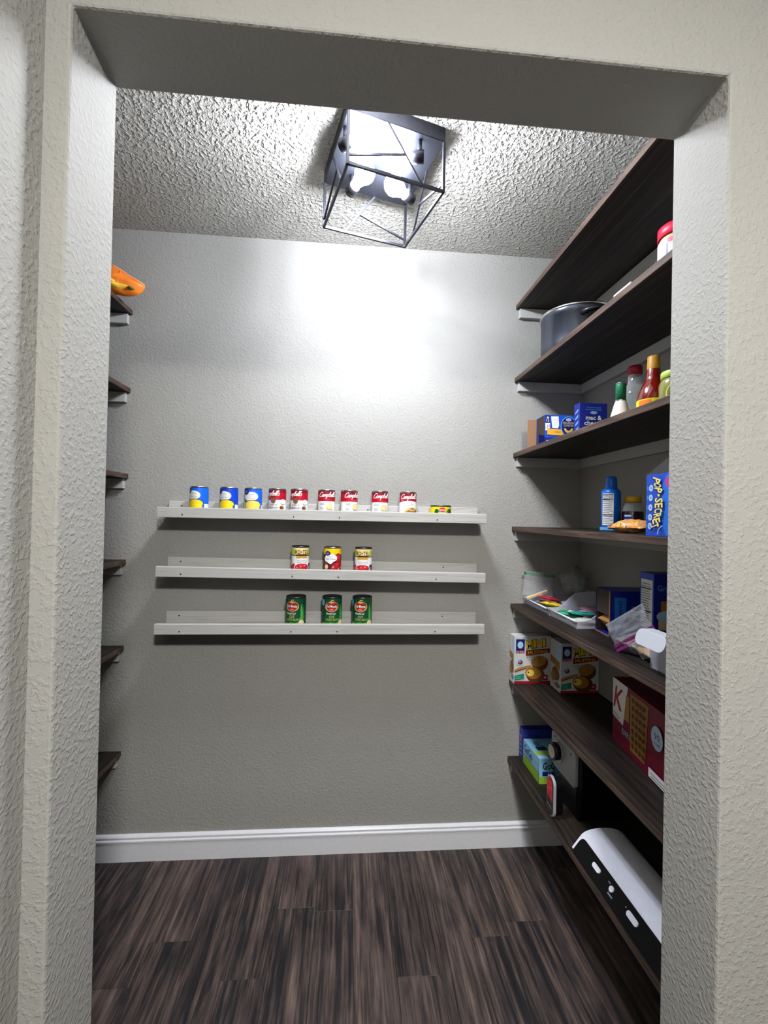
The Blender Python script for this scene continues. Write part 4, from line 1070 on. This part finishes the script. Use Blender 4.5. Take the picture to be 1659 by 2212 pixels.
def kbox():
    wx, wy, h = 0.085, 0.33, 0.188
    t = carton('snack_bar_box', 'maroon and white box with a red K and waffle pattern, right end in deep shade', 'box', (0.778, 0.985, z6), math.radians(-7), wx, wy, h, MAROON)
    p = Print(face_x(0.0))
    def U(a): return -wy+a
    p.poly([(U(0.001), 0.075), (U(0.065), 0.068), (U(0.075), 0.12), (U(0.09), 0.187), (U(0.001), 0.187)], WHITE)
    p.text('K', U(0.036), 0.135, 0.062, DMRED, 0.046, shear=0.2, offset=0.02); p.lines(U(0.004), 0.078, U(0.05), 0.092, 2, GRAYT, 0.3)
    p.poly([(U(0.07), 0.09), (U(0.10), 0.09), (U(0.10), 0.16), (U(0.082), 0.165)], CRACK)
    p.text('BARS', U(0.085), 0.052, 0.018, PALEB, 0.05)
    p.poly([(U(0.108), 0.02), (U(0.185), 0.02), (U(0.20), 0.178), (U(0.105), 0.178)], MUFFIN)
    for i in range(4):
        for j in range(7): p.rect(U(0.116+0.019*i), 0.03+0.021*j, U(0.128+0.019*i), 0.043+0.021*j, MUFFDK)
    p.ell(U(0.245), 0.118, 0.026, 0.030, PALEB); p.text('90', U(0.245), 0.122, 0.016, MAROON, 0.024); p.text('CALORIES', U(0.245), 0.104, 0.006, MAROON, 0.03)
    p.rect(U(0.21), 0.006, U(0.328), 0.030, WHITE); p.lines(U(0.22), 0.010, U(0.32), 0.026, 2, GRAYT, 0.3)
    p.build('box_print', t.children[0], clip=(U(0.0005), 0.0005, U(wy-0.0005), h-0.0005))
kbox()

# --- lowest shelf
z7 = S[6]+0.0004
def gogo():
    wx, wy, h = 0.115, 0.152, 0.093
    b = carton('snack_box', 'purple blue box with a dark open top, against the back wall on the lowest shelf', 'box', (0.726, 1.772, z7), 0, 0.135, 0.034, 0.126, mat('box_purple_blue', rgb(44, 48, 140), 0.45), None, '+z')
    p = Print(face_x(0.0)); p.lines(-0.03, 0.02, -0.006, 0.11, 5, SKY, 0.25, 4); p.ell(-0.018, 0.08, 0.008, 0.012, MAGENTA); p.build('side_print', b.children[0])
    t = carton('pouch_box', 'light blue and lime box of snack pouches with black round lettering', 'box', (0.7255, 1.6125, z7), 0, wx, wy, h, mat('box_light_blue', rgb(128, 186, 216), 0.45))
    p = Print(face_x(0.0))
    p.rect(-wy+0.0005, 0.0005, -0.0005, 0.036, mat('box_lime', rgb(136, 180, 48), 0.45)); p.rect(-wy, 0.036, 0, 0.0375, DGREEN)
    p.text('GoGo', -wy+0.050, 0.066, 0.030, NAVY, 0.075, offset=0.02); p.text('squeeZ', -wy+0.052, 0.044, 0.012, GRAYT, 0.06)
    p.lines(-0.05, 0.044, -0.008, 0.08, 6, PALEB, 0.4, 3); p.rect(-0.0015, 0, 0.0, h, DGREEN)
    p.build('side_print', t.children[0], clip=(-wy+0.0005, 0.0005, -0.0003, h-0.0005))
    p = Print(face_y(0.0)); p.rect(0.0005, 0.0005, wx-0.0005, 0.026, mat('box_lime', rgb(136, 180, 48), 0.45)); p.text('GoGo', 0.044, 0.066, 0.026, BLACK, 0.06, offset=0.02); p.rect(0.012, 0.030, 0.07, 0.046, NAVY); p.text('12', 0.04, 0.038, 0.012, WHITE)
    p.build('box_print', t.children[0])
    p = Print(face_z(h)); p.rect(0.001, 0.030, wx-0.001, 0.055, LIME); p.text('GoGo', 0.04, 0.100, 0.030, BLACK, 0.05, rot=-PI/2, offset=0.02); p.rect(0.02, 0.060, 0.06, 0.085, NAVY); p.rect(0.004, 0.004, 0.04, 0.022, PALEB)
    p.build('top_print', t.children[0])
gogo()
def dial_appliance():
    t = thing('dial_appliance', 'black countertop appliance with a silver panel and round dial, behind the pouch box', 'appliance', (0.760, 1.405, z7))
    MB().box(0.004, 0.19, 0.0, 0.185, 0.0, 0.222).build('appliance_body', APPBLK, t, bevel=0.012, seg=3)
    pts = []; r = 0.012
    y0, y1, za, zb_ = 0.006, 0.178, 0.100, 0.218
    for cy, cz, a0, rr in ((y1-r, zb_-r, 0, r), (y0+r, zb_-r, PI/2, r), (y0+0.016, za+0.016, PI, 0.016), (y1-0.03, za+0.03, 1.5*PI, 0.03)):
        for i in range(6): a = a0+i*PI/10; pts.append((cy+rr*math.cos(a), cz+rr*math.sin(a)))
    m = MB(); m.extrude(pts, 'x', -0.004, 0.008); m.build('silver_panel', SILVER, t, bevel=0.0015)
    kc = (0.125, 0.165)
    def disc(x0, x1, rr, nm, mt): MB().bar((x0, kc[0], kc[1]), (x1, kc[0], kc[1]), rr, n=28, smooth=True).build(nm, mt, t)
    disc(-0.004, -0.007, 0.036, 'dial_ring', KNOBF); disc(-0.007, -0.026, 0.029, 'dial', PHEN); disc(-0.026, -0.030, 0.0225, 'dial_face', KNOBF)
    p = Print(face_x(-0.0042)); p.ell(-0.150, 0.205, 0.004, 0.004, BLACK); p.ell(-0.035, 0.200, 0.004, 0.004, BLACK); p.ell(-0.022, 0.202, 0.002, 0.004, WHITE); p.build('panel_marks', t)
dial_appliance()
def badge_appliance():
    t = thing('upright_appliance', 'slim black upright appliance with a silver rim and red front panel', 'appliance', (0.692, 1.4165, z7))
    W, H = 0.052, 0.131
    def pill(w, h, inset):
        r = w/2-inset; pts = []
        for cz, a0 in ((h-w/2, 0), (w/2, PI)):
            for i in range(11): a = a0+i*PI/10; pts.append((w/2+r*math.cos(a), cz+r*math.sin(a)))
        return pts
    MB().extrude(pill(W, H, 0.005), 'x', 0.004, 0.030).build('appliance_body', APPBLK, t)
    MB().extrude(pill(W, H, 0), 'x', -0.004, 0.0045).build('silver_rim', SILVER, t, bevel=0.001)
    m = MB().extrude(pill(W, H, 0.0055), 'x', -0.0055, -0.003); m.build('front_panel', APPBLK, t)
    p = Print(face_x(-0.0056))
    pl = [(-y, z) for y, z in pill(W, H, 0.0065)]
    p.poly([q for q in pl if q[1] > 0.070]+[], BADGE) if False else p.poly([(-0.0455, 0.062), (-0.0065, 0.055), (-0.0065, 0.108), (-0.014, 0.121), (-0.026, 0.1245), (-0.038, 0.121), (-0.0455, 0.108)], BADGE)
    p.stroke([(-0.044, 0.086), (-0.008, 0.098)], 0.0015, PINK); p.lines(-0.04, 0.066, -0.012, 0.080, 3, DMRED, 0.4, 2); p.stroke([(-0.042, 0.036), (-0.01, 0.032)], 0.0022, GOLD)
    p.build('panel_print', t)
badge_appliance()
def sealer():
    y0, y1 = 0.842, 1.296
    t = thing('countertop_appliance', 'low white curved countertop appliance with a black front strip and three white buttons', 'appliance', (0.688, y0, z7))
    L = y1-y0
    prof = [(0.0, 0.002), (0.002, 0.0), (0.165, 0.0), (0.168, 0.004), (0.166, 0.030), (0.155, 0.044), (0.130, 0.053), (0.095, 0.056), (0.065, 0.054), (0.042, 0.048), (0.030, 0.0415), (0.0, 0.004)]
    top = catmull([(0.166, 0.022), (0.158, 0.040), (0.132, 0.053), (0.095, 0.057), (0.065, 0.055), (0.044, 0.0495), (0.030, 0.0415)], 5)
    MB().extrude([(0.002, 0.0), (0.164, 0.0), (0.166, 0.004)]+top+[(0.0, 0.004)], 'y', 0, L, smooth=True).build('appliance_body', APPWH, t).data.set_sharp_from_angle(angle=math.radians(30))
    # black strip lying on the sloping front face
    P0, P1 = Vector((0.0, 0, 0.004)), Vector((0.030, 0, 0.0415)); d = (P1-P0).normalized(); nrm = Vector((-d.z, 0, d.x)); Hs = (P1-P0).length
    def fm(u, v, h): q = P0+d*v+nrm*h; return (q.x, L-u, q.z)
    def slab(pts, nm, mt, h0, h1):
        n = len(pts); m = MB()
        m.add([fm(u, v, h0) for u, v in pts]+[fm(u, v, h1) for u, v in pts], [(i, (i+1) % n, n+(i+1) % n, n+i) for i in range(n)])
        m.f += [list(range(n))[::-1], [n+i for i in range(n)]]; m.mi += [0, 0]; m.sm += [False, False]
        return m.build(nm, mt, t)
    r = 0.016; a, b, c, e = 0.012, L-0.004, -0.002, Hs-0.002
    pts = [(a, c), (b, c)]+[(b-r+r*math.cos(k*PI/10), e-r+r*math.sin(k*PI/10)) for k in range(6)]+[(a+r-r*math.sin(k*PI/10), e-r+r*math.cos(k*PI/10)) for k in range(6)]
    slab(pts, 'black_front_strip', APPBLK, 0.0005, 0.0035)
    for u, w_, hh in ((0.110, 0.034, 0.0125), (0.181, 0.0150, 0.0150), (0.266, 0.040, 0.0135)):
        v = 0.0255; rr = hh/2; q = max(0.0, w_/2-rr)
        ps = [(u+q+rr*math.cos(k*PI/8-PI/2), v+rr*math.sin(k*PI/8-PI/2)) for k in range(9)]+[(u-q-rr*math.cos(k*PI/8-PI/2), v-rr*math.sin(k*PI/8-PI/2)) for k in range(9)]
        slab(ps, 'button', APPWH, 0.003, 0.0065)
    p = Print(lambda u, v, h: fm(u, v, 0.0036+h)); p.rect(0.160, 0.030, 0.170, 0.033, GRAYT); p.rect(0.176, 0.010, 0.196, 0.014, GRAYT); p.rect(0.235, 0.028, 0.238, 0.031, PINK); p.build('panel_marks', t)
sealer()

# --- top left shelf: orange bag over the edge
def pillow(outline, th, k=6):
    """closed XZ outline puffed along Y: front and back domes meeting at the seam"""
    m = MB(); n = len(outline); cx = sum(p[0] for p in outline)/n; cz = sum(p[1] for p in outline)/n
    for sd in (-1, 1):
        o = len(m.v); m.v.append((cx, sd*th, cz))
        for j in range(1, k+1):
            q = j/k
            for p in outline:
                x = cx+(p[0]-cx)*q; z = cz+(p[1]-cz)*q
                d = th*max(0.0, 1-q**2.4)**0.7
                d *= 1+0.5*noise.noise(Vector((x*26, z*26, sd)))
                m.v.append((x, sd*(d+0.0004), z))
        for i in range(n): m.f.append([o, o+1+i, o+1+(i+1) % n]); m.mi.append(0); m.sm.append(True)
        for j in range(k-1):
            for i in range(n):
                a = o+1+j*n+i; b = o+1+j*n+(i+1) % n
                m.f.append([a, b, b+n, a+n]); m.mi.append(0 if outline[i][1] > -1 else 1); m.sm.append(True)
    o1 = 1+(k-1)*n; o2 = o1+1+k*n
    for i in range(n): m.f.append([o1+i, o1+(i+1) % n, o2+(i+1) % n, o2+i]); m.mi.append(0); m.sm.append(True)
    return m
def orange_bag():
    t = thing('snack_bag', 'orange and yellow snack bag hanging over the front of the top left shelf', 'bag', (-0.880, 1.690, LS[0]+0.0015), math.radians(4))
    ol = catmull([(-0.13, 0.0), (-0.05, 0.0), (0.03, 0.0), (0.065, -0.002), (0.098, 0.006), (0.118, 0.024), (0.123, 0.042), (0.100, 0.056), (0.072, 0.070), (0.045, 0.088), (0.010, 0.106), (-0.06, 0.116), (-0.13, 0.10), (-0.145, 0.05), (-0.13, 0.0)], 3)[:-1]
    m = pillow(ol, 0.034); m.build('bag_film', ORNG, t)
    YB_ = mat('bag_yellow', rgb(236, 186, 60), 0.35, vary=0.2, vscale=40)
    lo = pillow([(0.045+(p[0]-0.045)*0.62, 0.028+(p[1]-0.045)*0.42) for p in ol], 0.037); lo.build('bag_panel', YB_, t)
    bl = pillow([(0.082+0.015*math.cos(i*PI/8), 0.021+0.009*math.sin(i*PI/8)) for i in range(16)], 0.034, 4); bl.build('bag_emblem', mat('emblem_olive', rgb(96, 104, 30), 0.4), t)
    cr = MB().tube(catmull([(0.050, -0.024, 0.080), (0.046, -0.030, 0.055), (0.040, -0.034, 0.030)], 4), 0.0022, 0, 6); cr.build('crease', ORNG, t)
    MB().tube(catmull([(0.012, -0.004, 0.105), (0.045, -0.004, 0.088), (0.072, -0.004, 0.070), (0.100, -0.004, 0.056), (0.122, -0.003, 0.042)], 4), 0.003, 0, 6).build('seam', mat('bag_seam', rgb(250, 170, 110), 0.3), t)
orange_bag()
